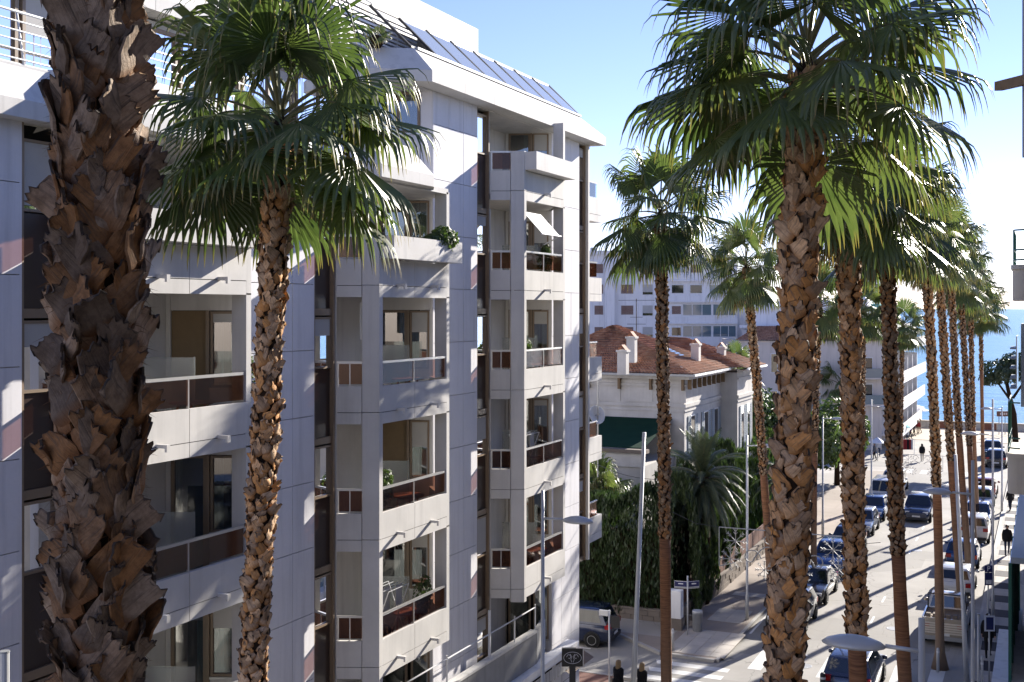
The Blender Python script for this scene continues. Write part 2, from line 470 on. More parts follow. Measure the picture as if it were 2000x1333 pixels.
INCL = [82, 66, 52, 40, 28, 16, 4, -8, -22, -36]
rgF = random.Random(5)
FROND = {}
for inc in INCL:
    FROND[inc] = [frond_mesh(rgF, inc + rgF.uniform(-4,4), droop=(.45 if inc > 75 else .8 if inc > 55 else 1.0)*rgF.uniform(.85,1.2),
                             R_=rgF.uniform(.95,1.12)*(1.05 if inc > 0 else 1.0), petl=(.92 if inc > 60 else 1.08)*rgF.uniform(.9,1.1)) for _ in range(3)]
DRYF = [frond_mesh(rgF, -66 + 8*k, True, nseg=26, R_=.62, petl=.75, droop=1.2) for k in range(3)]

BOOT_L = boot_meshes('l', M['boot'], .190, .225, .038, 9, 8, .013, 14, 11, (.02,.16), .045)
BOOT_W = boot_meshes('w', M['bootw'], .150, .175, .022, 5, 6, .016, 10, 12)
BOOT_G = boot_meshes('g', M['bootg'], .130, .155, .022, 5, 6, .014, 10, 13)
BOOT_C = {k: [boot_geo(random.Random(90+q), .14, .16, .028, 3, 4, .013, .15) for q in range(6)] for k in 'WG'}

def palm(label, base, mid, top, r, group, boots='G', zb=7.8, seed=1, single=300, crown=True, cs=1.0, nfr=26, rise=.020, hair=0, ztop_vis=None, bs=1.0, up_bias=0.0, zfrom=None, bare=0.0, low=0, dry=1):
    """base, mid, top: centres of the trunk; boots from zb upwards, ringed smooth stem below"""
    rg = random.Random(seed)
    base, mid, top = V(base), V(mid), V(top)
    P = root('palm_tree', base, label, 'palm tree', group)
    tm = (mid.z-base.z)/(top.z-base.z)
    def path(z):
        t = (z-base.z)/(top.z-base.z)
        q = base*((t-tm)*(t-1)/(tm)) + mid*(t*(t-1)/(tm*(tm-1))) + top*(t*(t-tm)/(1-tm))
        return V((q.x, q.y, z))
    zs = [base.z + (top.z-base.z)*k/26 for k in range(27)]
    def rad(z):
        t = (z-base.z)/(top.z-base.z)
        rr = r*(1.0 - .12*t)
        if z < zb: rr *= 1.0 - .04*(zb-z)/zb
        rr += .16*max(0, 1-z/1.0)**2
        return rr * (1 + .03*math.sin(z*2.1+seed) + .02*math.sin(z*5.3+seed*2))
    mb = MB(); pts = [path(z) for z in zs]; rd = [rad(z)*(1.0 if z < zb else .90) for z in zs]
    zi = max(2, min(range(27), key=lambda k: abs(zs[k]-zb)))
    pts[zi] = path(zb); 
    mb.mi = 0; mb.tube(pts[:zi+1], rd[:zi+1], 16); mb.mi = 1; mb.tube(pts[zi:] + [path(top.z+.25)], [x*.94 for x in rd[zi:]] + [.05], 14)
    tr = mb.build('trunk', [M['smooth'], M['fibre']], P, smooth=True)
    if zb > 3:     # the lowest collar of leaf bases hangs a little
        pass
    z = (zfrom if zfrom is not None else zb) - .05; a = rg.uniform(0, 6.28); lst = []
    ez = top.z - .05
    while z < ez:
        a += 2.39996; z += rise*rg.uniform(.7,1.3)
        a_ = a + rg.uniform(-.14,.14); sgn = 1 if (len(lst)//5) % 2 else -1
        if rg.random() < .2: sgn = -sgn
        T = (path(z+.2)-path(z-.2)).normalized()
        rv = V((math.cos(a_), math.sin(a_), 0)); rv = (rv - T*rv.dot(T)).normalized(); tv = T.cross(rv)
        tilt = sgn*R(rg.uniform(22,52)); lean = R(rg.uniform(-2,9 if boots == 'L' else 6))
        if rg.random() < (.10 if boots == 'L' else .05): lean += R(rg.uniform(10,32))
        fr_top = (z-zb)/(top.z-zb)
        sc = rg.uniform(.8,1.22)*bs*(1.0 + .1*fr_top)
        X = -tv; Y = rv; Zd = T
        X2 = X*math.cos(tilt) + Zd*math.sin(tilt); Z2 = -X*math.sin(tilt) + Zd*math.cos(tilt)
        Z3 = Z2*math.cos(lean) + Y*math.sin(lean); Y3 = Y*math.cos(lean) - Z2*math.sin(lean)
        c0 = path(z) + rv*(rad(z)*.90)
        mt = Matrix(((X2.x*sc, Y3.x*sc, Z3.x*sc, c0.x-base.x), (X2.y*sc, Y3.y*sc, Z3.y*sc, c0.y-base.y), (X2.z*sc, Y3.z*sc, Z3.z*sc, c0.z-base.z), (0,0,0,1)))
        px, py, s_ = pix(c0)
        vis = (rv.dot((V((0,0,H))-c0).normalized()) > -.30) and -60 < px < 2060 and -60 < py < 1420
        lst.append((vis, mt, rg.random()))
    fam = {'L': BOOT_L, 'W': BOOT_W, 'G': BOOT_G}[boots]
    vis_i = [k for k, q in enumerate(lst) if q[0]]
    if len(vis_i) > single: vis_i = [vis_i[int(q*len(vis_i)/single)] for q in range(single)]
    vis_s = set(vis_i) if single else set()
    rest = MB(); restv = []
    for k, (vis, mt, rn) in enumerate(lst):
        if k in vis_s: inst(rg.choice(fam), 'leaf_base', tr, None, mt)
        else:
            vs_, f, av = rg.choice(BOOT_C['W' if boots == 'W' else 'G'])
            b = len(rest.v)
            rest.v.extend([tuple(mt @ V(q)) for q in vs_]); rest.attr.extend([rn]*len(vs_)); restv.extend(av)
            for ff in f: rest.f.append(tuple(i+b for i in ff)); rest.m.append(0)
    if rest.v:
        me = rest.mesh('leaf_base_cover', fam[0].materials[0], smooth=True, attr='r'); a2 = me.attributes.new('v', 'FLOAT', 'POINT'); a2.data.foreach_set('value', restv)
        o = inst(me, 'leaf_base_cover', tr, (0,0,0)); o['kind'] = 'stuff'
    if hair:
        hb = MB()
        for k in range(hair):
            z = rg.uniform(zb, top.z); aa = rg.uniform(0, 6.28)
            for j in range(rg.randint(3, 7)):
                rv = V((math.cos(aa+rg.uniform(-.2,.2)), math.sin(aa+rg.uniform(-.2,.2)), 0))
                p0 = path(z + rg.uniform(-.1,.1)) + rv*rad(z)*.95; tv = V((-rv.y, rv.x, 0))
                l = rg.uniform(.05,.15); w_ = rg.uniform(.0009,.0022); dd = (rv*rg.uniform(.3,1) + tv*rg.uniform(-1,1) + V((0,0,rg.uniform(-.8,.6)))).normalized()
                p1 = p0 + dd*l*.5; p2 = p1 + (dd + V((0,0,-.5)) + tv*rg.uniform(-.6,.6)).normalized()*l*.5
                sv = dd.cross(rv).normalized()*w_
                hb.add([p0-sv,p0+sv,p1+sv,p1-sv,p2], [(0,1,2,3),(3,2,4)])
        o = hb.build('fibre_tufts', M['hair'], tr, off=base); o['kind'] = 'stuff'
    if crown:
        az = rg.uniform(0, 6.28)
        for k in range(nfr):
            f = k/(nfr-1)
            az += 2.39996
            want = 84 - (112 - low)*f**.75 + rg.uniform(-8,8) + up_bias
            inc = min(INCL, key=lambda q: abs(q-want))
            zz = top.z + .45 - .75*f
            c0 = path(min(zz, top.z+.3)) - base
            sc = cs*rg.uniform(.92,1.08)
            cd = math.atan2(-top.y, -top.x)
            if bare and inc < -5 and math.cos(az-cd) > bare: continue
            o = inst(rg.choice(FROND[inc]), 'frond', P, None, Matrix.Translation(c0 + V((math.cos(az),math.sin(az),0))*r*.55*f) @ Matrix.Rotation(az + rg.uniform(-.2,.2), 4, 'Z') @ Matrix.Diagonal((sc,sc,sc,1)))
        for k in range(dry):
            az = math.atan2(-top.y,-top.x) + (1.75 if k else -1.9) + rg.uniform(-.3,.3); c0 = path(top.z-.65) - base
            o = inst(rg.choice(DRYF), 'dry_frond', P, None, Matrix.Translation(c0 + V((math.cos(az),math.sin(az),0))*r*.6) @ Matrix.Rotation(az,4,'Z') @ Matrix.Diagonal((cs,cs,cs,1)))
    return P

def gp(px, s):     # ground point from photo column and scale (px per metre)
    Z = FPX/s; return at(px, 603 + H*s, Z)
def zp(px, py, s): return at(px, py, FPX/s)

RR = 'palms along the right kerb'; LR = 'palms along the left pavement'
palm('huge shaggy palm trunk filling the left foreground, its crown above the picture', gp(196,392), zp(194,900,392), zp(184,-1250,392), 0.192, RR, 'L', zb=7.5, zfrom=12.0, seed=3, rise=.0112, hair=1300, bs=1.0, crown=True)
palm('tall palm nearest on the right, warm orange trunk and broad crown against the sky', gp(1452,165), zp(1548,900,165), zp(1574,150,165), 0.189, RR, 'W', zb=8.0, zfrom=9.6, seed=8, rise=.0155, hair=130, cs=1.0, nfr=28, bs=1.28, ztop_vis=False, bare=.45, low=16, dry=0)
palm('palm with a slender scaly trunk standing before the balconies left of centre', gp(432,140), zp(520,800,140), zp(546,262,140), 0.180, LR, 'W', zb=7.4, zfrom=8.8, seed=14, rise=.0125, hair=60, cs=1.04, nfr=29, bare=.45, low=6, dry=0)
palm('second palm from the front on the right, trunk half scaly above an orange ringed stem', gp(1696,100), zp(1668,1000,100), zp(1656,345,100), 0.189, RR, 'W', zb=8.05, seed=21, bs=1.15, rise=.0145, cs=1.0)
palm('greyer palm with a smooth rust brown lower stem, third from the front on the right', gp(1790,74), zp(1755,1100,74), zp(1731,430,74), 0.189, RR, 'G', zb=8.0, seed=27, rise=.0125, cs=1.0)
palm('palm rising beside the parked pickup truck from a pit in the pavement', gp(1836,48.5), zp(1830,960,48.5), zp(1806,470,48.5), 0.182, RR, 'G', zb=7.3, seed=33, rise=.015, single=0, cs=1.05)
palm('palm on the right standing just beyond the parked pickup truck', gp(1880,41.9), zp(1862,960,41.9), zp(1832,480,41.9), 0.182, RR, 'G', zb=7.4, seed=38, rise=.016, single=0, cs=1.05)
palm('palm on the right fourth from the sea, dark scaly trunk', gp(1894,36.3), zp(1880,950,36.3), zp(1856,500,36.3), 0.182, RR, 'G', zb=7.6, seed=44, rise=.018, single=0, cs=1.05)
palm('palm on the right third from the sea, crown low against the pale sky', gp(1903,32.3), zp(1893,860,32.3), zp(1875,545,32.3), 0.175, RR, 'G', zb=6.2, seed=51, rise=.02, single=0, cs=1.05)
palm('shorter palm before the sea with a reddish smooth lower stem', gp(1910,29), zp(1900,800,29), zp(1896,575,29), 0.161, RR, 'G', zb=6.5, seed=57, rise=.022, single=0, cs=1.0)
palm('slim last palm at the seaward end with feathery crown over the water', gp(1921,27), zp(1919,850,27), zp(1915,612,27), 0.133, RR, 'G', zb=10, seed=63, rise=.022, single=0, cs=1.0, nfr=26, up_bias=8)
palm('palm by the crossing with a grey scaly trunk above a long orange smooth stem', gp(1303,64), zp(1297,900,64), zp(1290,425,64), 0.175, LR, 'G', zb=7.5, seed=69, rise=.0125, cs=1.02)
palm('palm with a bulging trunk between the villa and the nearest right palm', gp(1512,45), zp(1482,800,45), zp(1458,525,45), 0.175, LR, 'G', zb=7.3, seed=75, rise=.015, single=0, cs=1.0)
palm('palm in the left row, trunk seen just behind the nearest right palm', gp(1590,37.6), zp(1590,950,37.6), zp(1600,600,37.6), 0.168, LR, 'G', zb=7, seed=81, rise=.025, single=0, cs=1.0)
palm('palm in the left row hidden mostly behind the second right palm', gp(1684,31.8), zp(1684,850,31.8), zp(1686,610,31.8), 0.161, LR, 'G', zb=6, seed=87, rise=.02, single=0, cs=1.0)
palm('far palm of the left row before the stepped seaside balconies', gp(1762,25.5), zp(1760,800,25.5), zp(1764,640,25.5), 0.154, LR, 'G', zb=5, seed=93, rise=.022, single=0, cs=1.0)
# ------------------------------------------------------------------ setting: ground, road, sea
def sheet(name, poly, z, mat, kind='structure', label=None):
    mb = MB(); mb.add([(p[0], p[1], z) for p in poly], [tuple(range(len(poly)))])
    o = mb.build(name, mat); tag(o, label, None, None, kind); return o
sheet('ground', [(-400,-60),(60,-60),(60,157),(-400,157)], -.012, M['pave'])
sheet('road', [(-12.2,-30),(-2.75,-30),(-2.75,112),(-12.2,112)], 0, M['asphalt'])
sheet('cross_street', [(-60,43.6),(-12.2,43.6),(-12.2,47.15),(-14.6,47.25),(-17.4,49.4),(-60,49.4)], 0.001, M['asphalt'])
sheet('seafront_road', [(-90,112),(60,112),(60,136),(-90,136)], 0.0, M['asphalt'])
def kerb(name, pts, wd=.16, h=.12):
    mb = MB()
    for a, b in zip(pts[:-1], pts[1:]):
        a = V((*a,0)); b = V((*b,0)); L = (b-a).length; u = (b-a)/L; n = int(L/1.0) or 1
        F = Fr(a, u)
        for k in range(n):
            mb.fbox(F, k*L/n+.006, (k+1)*L/n-.006, -.05, h+.004, -wd/2, wd/2)
    o = mb.build(name, M['kerb']); o['kind'] = 'structure'; return o
def walk(name, poly, mat):
    mb = MB(); mb.prism(poly, -.1, .11); o = mb.build(name, mat); o['kind'] = 'structure'; return o
sw1 = walk('left_pavement', [(-15.3,-20),(-12.3,-20),(-12.3,43.0),(-15.3,43.0)], M['pave'])
sw1b = walk('side_street_pavement', [(-60,40.2),(-15.3,40.2),(-15.3,43.4),(-60,43.4)], M['redpave'])
sw2 = walk('far_left_pavement', [(-14.9,49.5),(-17.4,49.5),(-14.6,47.35),(-12.3,47.25),(-12.3,108),(-16,108)], M['brownpave'])
sw2b = walk('garden_pavement', [(-60,49.5),(-14.92,49.5),(-14.92,51.75),(-60,51.75)], M['pave'])
sw3 = walk('right_pavement', [(-2.65,-20),(1.5,-20),(1.5,110),(-2.65,110)], M['pave'])
kerb('left_kerb', [(-12.22,-20),(-12.22,43.3)]); kerb('side_street_kerb', [(-12.4,43.5),(-60,43.5)])
kerb('far_left_kerb', [(-12.22,47.2),(-12.22,108)]); kerb('garden_kerb', [(-60,49.42),(-17.4,49.42),(-14.6,47.27),(-12.3,47.17)])
kerb('right_kerb', [(-2.7,-20),(-2.7,110)])
# paving slabs of the corner pavement (pieces) and the banded right pavement
rg = random.Random(2)
slab_me = {}
def slab_mesh(a, b):
    k = (round(a,2), round(b,2))
    if k not in slab_me:
        mb = MB(); mb.box((-a/2+.008,-b/2+.008,-.03),(a/2-.008,b/2-.008,.016)); slab_me[k] = mb.mesh('paving_slab', M['slab'])
    return slab_me[k]
cnt = 0
y = 47.5
while y < 51.3:
    for i in range(4):
        if cnt < 298:
            o = inst(slab_mesh(.64,.64), 'paving_slab', sw2, (-14.55+.64*i+.32, y+.32, .112 + rg.uniform(-.003,.004))); cnt += 1
    y += .64
for (a,b,c,d) in ((-14.2,-12.6,53.0,55.6),(-14.3,-12.7,58.2,59.6),(-14.0,-12.6,63.0,66.5),(-14.2,-12.6,71,73.5)):
    for i in range(2): 
        for j in range(int((d-c)/.8)): inst(slab_mesh(.8,.8), 'paving_slab', sw2, (a+.4+.8*i, c+.4+.8*j, .109))
for k in range(22):       # dark crossing bands on the right pavement
    yy = 44.2 + k*3.0
    mb = MB(); mb.box((-2.45, yy, .05), (-1.45, yy+1.45, .118)); mb.build('dark_band', M['darkband'], sw3)
for k in range(120):
    inst(slab_mesh(.5,.5), 'paving_slab', sw3, (-2.35+.5*(k % 2)+.2, 45.85 + 3.0*(k//6) + .5*((k//2) % 3), .108))
# road paint
mk = MB()
for k in range(3):
    a = 44.0+1.02*k; mk.add([(-14.4,a,.0055),(-11.5,a,.0055),(-11.5,a+.5,.0055),(-14.6,a+.5,.0055)], [(0,1,2,3)])
o = mk.build('crosswalk_marking', M['paint']); o['kind'] = 'structure'
mk = MB()
for k in range(6):
    x = -10.9+1.35*k; mk.add([(x,46.9,.0045),(x+.55,46.9,.0045),(x+.55,49.8,.0045),(x,49.8,.0045)], [(0,1,2,3)])
for k in range(14):
    a = 56+4.2*k; mk.add([(-7.35,a,.0045),(-7.25,a,.0045),(-7.25,a+1.3,.0045),(-7.35,a+1.3,.0045)], [(0,1,2,3)])
for k in range(7):
    x = -11.2+1.2*k; mk.add([(x,108.5,.0045),(x+.55,108.5,.0045),(x+.55,111,.0045),(x,111,.0045)], [(0,1,2,3)])
mk.add([(-12.0,52,.0045),(-11.9,52,.0045),(-11.9,100,.0045),(-12.0,100,.0045)], [(0,1,2,3)])
o = mk.build('road_marking', M['paint']); o['kind'] = 'structure'
# stop line and centre dashes of the side street
mk = MB()
for k in range(5):
    x = -19-3*k; mk.add([(x,46.8,.006),(x+1.4,46.8,.006),(x+1.4,46.92,.006),(x,46.92,.006)], [(0,1,2,3)])
o = mk.build('side_street_marking', M['paint']); o['kind'] = 'structure'
# beach and sea
mb = MB(); mb.add([(-400,157,-.012),(300,157,-.012),(300,176,-1.9),(-400,176,-1.9)], [(0,1,2,3)]); o = mb.build('beach', M['sand']); o['kind'] = 'structure'
seam = nmat('sea_water', (.010,.055,.095), .30, .07); t = NT(seam); p = t.pos()
n1 = t.noise(t.mapping(p, (.05,.16,.1)), 1.0, 8, .62); n2 = t.noise(t.mapping(p, (.25,.8,.3)), 1.0, 5, .6)
bm_ = t.n('Bump'); bm_.inputs['Strength'].default_value = .55; bm_.inputs['Distance'].default_value = 1.6
t.l(t.math('ADD', n1, t.math('MULTIPLY', n2, .35)), bm_.inputs['Height']); t.l(bm_.outputs[0], t.b.inputs['Normal'])
t.base(t.mix(t.ramp(n1, [(.35,(0,0,0)),(.7,(1,1,1))]), (.05,.19,.34), (.08,.27,.45)))
mb = MB(); mb.add([(-30000,165,-1.6),(30000,165,-1.6),(30000,42000,-1.6),(-30000,42000,-1.6)], [(0,1,2,3)]); o = mb.build('sea', seam); o['kind'] = 'structure'

# ------------------------------------------------------------------ the apartment building on the left
AB = root('apartment_building', (-20, 24, 0), 'grey concrete apartment block with zigzag balconies and sloping roof edge filling the left', 'building')
def part(mb, name, mat, parent=AB, **k): return mb.build(name, mat, parent, **k)
def add_box(name, mat, a, b, parent=AB): return part(MB().box(a, b), name, mat, parent)
def sweep(parent, name, mat, poly, prof, pieces, gap=.006):
    """eave stones: a closed profile (offset outward, z) carried along a plan polyline, cut into pieces"""
    pts = [V((p[0],p[1],0)) for p in poly]; off = []
    for i, p in enumerate(pts):
        dirs = []
        if i > 0: dirs.append((pts[i]-pts[i-1]).normalized())
        if i < len(pts)-1: dirs.append((pts[i+1]-pts[i]).normalized())
        ns = [V((d.y,-d.x,0)) for d in dirs]
        if len(ns) == 1: off.append(ns[0])
        else:
            m_ = (ns[0]+ns[1]).normalized(); off.append(m_/max(.35, m_.dot(ns[0])))
    np_ = len(prof)
    for i in range(len(pts)-1):
        L = (pts[i+1]-pts[i]).length; n = max(1, round(L/pieces))
        ring = lambda t: [(pts[i]*(1-t)+pts[i+1]*t) + (off[i]*(1-t)+off[i+1]*t)*o_ + V((0,0,z_)) for (o_, z_) in prof]
        for k in range(n):
            g = gap/L
            a = ring(k/n + (g if k else 0)); b = ring((k+1)/n - (g if k < n-1 else 0))
            mb = MB(); mb.add(a+b, [(j,(j+1)%np_,np_+(j+1)%np_,np_+j) for j in range(np_)] + [tuple(range(np_-1,-1,-1)), tuple(range(np_,2*np_))])
            part(mb, name, mat, parent)
def curtain(parent, F, u0, u1, z0, z1, d, mat):
    n = max(6, int((u1-u0)/.05)); mb = MB(); vs_ = []
    for i in range(n+1):
        u = u0+(u1-u0)*i/n; dd = d + .018*math.sin(i*1.9) + .01*math.sin(i*.7)
        vs_ += [F.pt(u,z0,dd), F.pt(u,z1,dd)]
    mb.add(vs_, [(2*i,2*i+2,2*i+3,2*i+1) for i in range(n)])
    part(mb, 'curtain', mat, parent, smooth=True)
def window(parent, F, u0, u1, z0, z1, fm, d=0.0, fw=.06, blind=0.0, cur=None, cols=1, open_=0, depth=.10, sill=True, name='window'):
    mb = MB()
    mb.fbox(F,u0,u0+fw,z0,z1,d-depth,d+.03); mb.fbox(F,u1-fw,u1,z0,z1,d-depth,d+.03)
    mb.fbox(F,u0+fw,u1-fw,z0,z0+fw,d-depth,d+.03); mb.fbox(F,u0+fw,u1-fw,z1-fw,z1,d-depth,d+.03)
    for c_ in range(1, cols):
        uu = u0+(u1-u0)*c_/cols; mb.fbox(F,uu-fw*.5,uu+fw*.5,z0+fw,z1-fw,d-depth*.8,d+.02)
    W = part(mb, name, fm, parent)
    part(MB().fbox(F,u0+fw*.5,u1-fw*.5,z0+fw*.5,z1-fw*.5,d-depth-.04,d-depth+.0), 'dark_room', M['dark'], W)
    part(MB().fbox(F,u0+fw+.002,u1-fw-.002,z0+fw,z1-fw,d-.035,d-.027), 'pane', M['pane'], W)
    if cur is not None:
        cu0, cu1, cm = cur; curtain(W, F, u0+fw+(u1-u0-2*fw)*cu0, u0+fw+(u1-u0-2*fw)*cu1, z0+fw, z1-fw, d-depth*.72, cm)
    if blind > 0:
        part(MB().fbox(F,u0+fw+.004,u1-fw-.004,z1-fw-(z1-z0-2*fw)*blind,z1-fw,d-.022,d+.012), 'blind', M['blind'], W)
    if sill: part(MB().fbox(F,u0-.02,u1+.02,z0-.05,z0-.002,d-.05,d+.07), 'sill', M['alu'], W)
    return W

ZL, ZH = 17.55, 20.45
SL = [5.8, 8.8, 11.8, 14.8]
# core volumes
add_box('core_wall', M['wallc'], (-30,2,0), (-16.65,27.7,20.4))
add_box('core_wall', M['wallc'], (-30,27.75,0), (-16.66,40.0,21.4))
piers = [(4.0,14.1,ZL+.1,[4.6,7.6,9.2,10.8,12.4]), (20.05,22.52,ZL+.1,[21.68]), (28.27,30.97,ZH+.05,[29.2,30.1]), (36.75,39.28,ZH+.05,[37.6,38.5])]
FS = Fr((-15.2,0), (0,1))
rgP = random.Random(4)
for (a, b, zt, cuts) in piers:
    add_box('pier_core', M['wallc'], (-16.66,a+.03,0), (-15.25,b-.03,zt-.02))
    zc = [0, 1.55] + [3.05+1.5*k for k in range(0, 13) if 3.05+1.5*k < zt-.2] + [zt]
    us = [a]+cuts+[b]
    for u0, u1 in zip(us[:-1], us[1:]):
        for z0, z1 in zip(zc[:-1], zc[1:]):
            part(MB().fbox(FS,u0+.008,u1-.008,z0+.008,z1-.008,-.049,rgP.uniform(-.002,.003)), 'wall_panel', M['panel'])
    for zz in (a, b):      # returns
        add_box('pier_edge', M['panel'], (-15.6,zz-.02 if zz==a else zz-.028,0), (-15.202,zz+.028 if zz==a else zz+.02,zt-.03))
# end wall of the block, facing the side street, is out of view but casts and reflects
add_box('end_wall', M['panel'], (-30,40.0,5.35), (-15.6,40.06,20.4))
# last window strip at the corner
def strip(a, b, levels, top, bot=0):
    F = Fr((-15.27,0),(0,1))
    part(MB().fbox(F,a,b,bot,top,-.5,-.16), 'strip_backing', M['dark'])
    part(MB().fbox(F,a,a+.05,bot,top,-.15,.05).fbox(F,b-.05,b,bot,top,-.15,.05), 'strip_post', M['bronze'])
    for i, z in enumerate(levels):
        part(MB().fbox(F,a+.055,b-.055,z-.30,z+1.28,-.10,-.06), 'spandrel_panel', M['brownpanel'])
        part(MB().fbox(F,a+.055,b-.055,z-.46,z-.302,-.12,.0), 'sill_band', M['bronze'])
        bl = [.0,.0,.95,.25,.0,.6,.0,.35][(i*3+int(a))%8]
        window(AB, F, a+.056, b-.056, z+1.30, z+2.50, M['bronze'], -.03, .05, bl, ((.0,.55,M[('cur0','cur1','cur2')[i%3]])), 1, 0, .11, False)

def balcony(a0, a1, z, dark_end=False, planter=False, idx=0, opts=()):
    st = 'noside' in opts
    Q0, Q1 = (-15.2,a0+.93), (-14.27,a0+1.32); R1 = (-14.27,a1); E0 = (-15.2,a0+5.75); E1 = (-16.64,a0+5.13)
    floor = [(-15.25,a0+1.02), (-14.36,a0+1.40), (-14.36,a1-.02), (-14.66,a1+.14), E0, E1, (-16.64,a0+1.5)]
    B = part(MB().prism(floor, z, z+.17), 'balcony', M['slabc'])
    Fs = Fr(Q0, (Q1[0]-Q0[0], Q1[1]-Q0[1])); Ls = math.hypot(.93,.39); Lc = Ls-.40
    # side parapet (faces the camera)
    for (z0, z1) in ((-.03,.235),(.25,.86)):
        part(MB().fbox(Fs,.0,Lc-.008,z+z0,z+z1,-.10,.004), 'parapet_panel', M['slabc'], B)
    part(MB().fbox(Fs,.02,Lc-.02,z+.235,z+.25,-.09,-.02), 'parapet_joint', M['dark'], B)
    # front parapet in two panels
    Ff = Fr((-14.27,0),(0,1)); b0 = a0+1.35; mid = (b0+a1)/2
    fr = ((b0,mid-.008),(mid+.008,a1)) if a1-b0 > 3.2 else ((b0,a1),)
    for (u0,u1) in fr:
        part(MB().fbox(Ff,u0,u1,z-.03,z+.235,-.10,0), 'parapet_panel', M['slabc'], B)
        part(MB().fbox(Ff,u0,u1,z+.25,z+.86,-.10,0.003), 'parapet_panel', M['slabc'], B)
        part(MB().fbox(Ff,u0+.01,u1-.01,z+.235,z+.25,-.09,-.02), 'parapet_joint', M['dark'], B)
        um = (u0+u1)/2
        part(MB().fbox(Ff,um-.045,um+.045,z+.235,z+.30,.003,.24).fbox(Ff,um-.045,um+.045,z+.17,z+.235,.19,.24), 'water_spout', M['slabc'], B)
    # far end column wall and return
    part(MB().box((-14.62,a1+.004,z-.03),(-14.27,a1+.16,z+3.0 if not planter else z+2.75)), 'end_column', M['slabc'], B)
    part(MB().prism([(-14.62,a1+.05),(-14.55,a1+.15),(-15.18,a0+5.7),(-15.25,a0+5.6)], z, z+.86), 'return_parapet', M['slabc'], B)
    if not planter:
        # rail and tinted glass
        mb = MB(); mb.fbox(Fs,.0,Lc,z+1.40,z+1.45,-.075,-.025); mb.fbox(Fs,.02,.05,z+.86,z+1.40,-.065,-.035); mb.fbox(Fs,Lc*.5,Lc*.5+.025,z+.86,z+1.40,-.065,-.035)
        mb.fbox(Ff,b0,a1,z+1.40,z+1.455,-.08,-.02)
        for u in (b0+.01, mid, a1-.03): mb.fbox(Ff,u,u+.03,z+.86,z+1.40,-.068,-.03)
        part(mb, 'handrail', M['alu'], B)
        part(MB().fbox(Fs,.055,Lc-.01,z+.91,z+1.39,-.054,-.046), 'glass_panel', M['brownglass'], B)
        part(MB().fbox(Ff,b0+.045,mid-.004,z+.91,z+1.39,-.054,-.046), 'glass_panel', M['brownglass'], B)
        part(MB().fbox(Ff,mid+.034,a1-.034,z+.91,z+1.39,-.054,-.046), 'glass_panel', M['brownglass'], B)
    else:
        part(MB().fbox(Ff,b0+.0,a1+.12,z+.88,z+1.42,-.12,.40), 'planter_box', M['slabc'], B)
        part(MB().fbox(Fs,.055,Lc-.01,z+.91,z+1.39,-.054,-.046), 'glass_panel', M['brownglass'], B)
        part(MB().fbox(Fs,.0,Lc,z+1.40,z+1.45,-.075,-.025).fbox(Fs,.02,.05,z+.86,z+1.40,-.065,-.035), 'handrail', M['alu'], B)
    # back wall lamp
    part(MB().lathe((-16.60,a0+2.35,z+2.05),[(.0,-.09),(.05,-.08),(.06,0),(.05,.08),(0,.09)],10), 'wall_lamp', M['wood'], B)
    # end wall with door and window, facing the camera
    FE = Fr(E1, (E0[0]-E1[0], E0[1]-E1[1])); LE = math.hypot(E0[0]-E1[0], E0[1]-E1[1])
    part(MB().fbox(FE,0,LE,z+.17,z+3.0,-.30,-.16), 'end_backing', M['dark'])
    part(MB().fbox(FE,0,.10,z+.17,z+3.0,-.15,.02).fbox(FE,LE-.10,LE,z+.17,z+3.0,-.15,.0).fbox(FE,.105,LE-.105,z+2.66,z+3.0,-.15,.01)
         .fbox(FE,.92,LE-.105,z+.17,z+1.04,-.15,.012), 'end_wall_render', M['wallc'])
    k = idx % 5
    if dark_end: part(MB().fbox(FE,.105,.84,z+.17,z+2.65,-.10,-.04), 'closed_shutter', M['ochre'])
    else: window(AB, FE, .105, .84, z+.2, z+2.65, M['bronze'], -.03, .065, 0, ((.74,1.0,M[('cur1','cur2','cur1')[k%3]]) if k != 2 else (.0,.22,M['cur2'])), 1, 0, .12, False, 'door')
    part(MB().fbox(FE,.845,.915,z+.17,z+2.655,-.12,.05), 'door_post', M['bronze'])
    window(AB, FE, .93, LE-.11, z+1.05, z+2.64, M['bronze'], -.03, .05, (.36,.28,0,.45,.12)[k], (.0,.45,M[('cur1','cur1','cur2')[(k+1)%3]]), 1, 0, .12)
    # privacy screen
    if 'noscreen' not in opts:
        FP = Fr((-16.1,a0+3.6),(.92,.39))
        part(MB().fbox(FP,.05,1.15,z+.35,z+1.75,-.006,.006).fbox(FP,1.16,1.19,z+.17,z+1.76,-.015,.015), 'privacy_screen', M['frost'], B)
    return B
def column(a0, z0, z1, jo):
    Fs = Fr((-15.2,a0+.93), (.93,.39)); Ls = math.hypot(.93,.39)
    cuts = [z0]+[j for j in jo if z0 < j < z1]+[z1]
    for q0, q1 in zip(cuts[:-1], cuts[1:]):
        mb = MB(); a = Fs.pt(Ls-.39,0,.012); b = Fs.pt(Ls+.012,0,.012)
        mb.prism([(a.x,a.y),(b.x,b.y),(b.x,b.y+.16),(a.x-.12,a.y+.16)], q0+.008, q1-.008)
        part(mb, 'column_segment', M['slabc'])
JO = [8.8+.25-3, 8.8+.25, 11.8+.25, 14.8+.25, 17.8+.25]
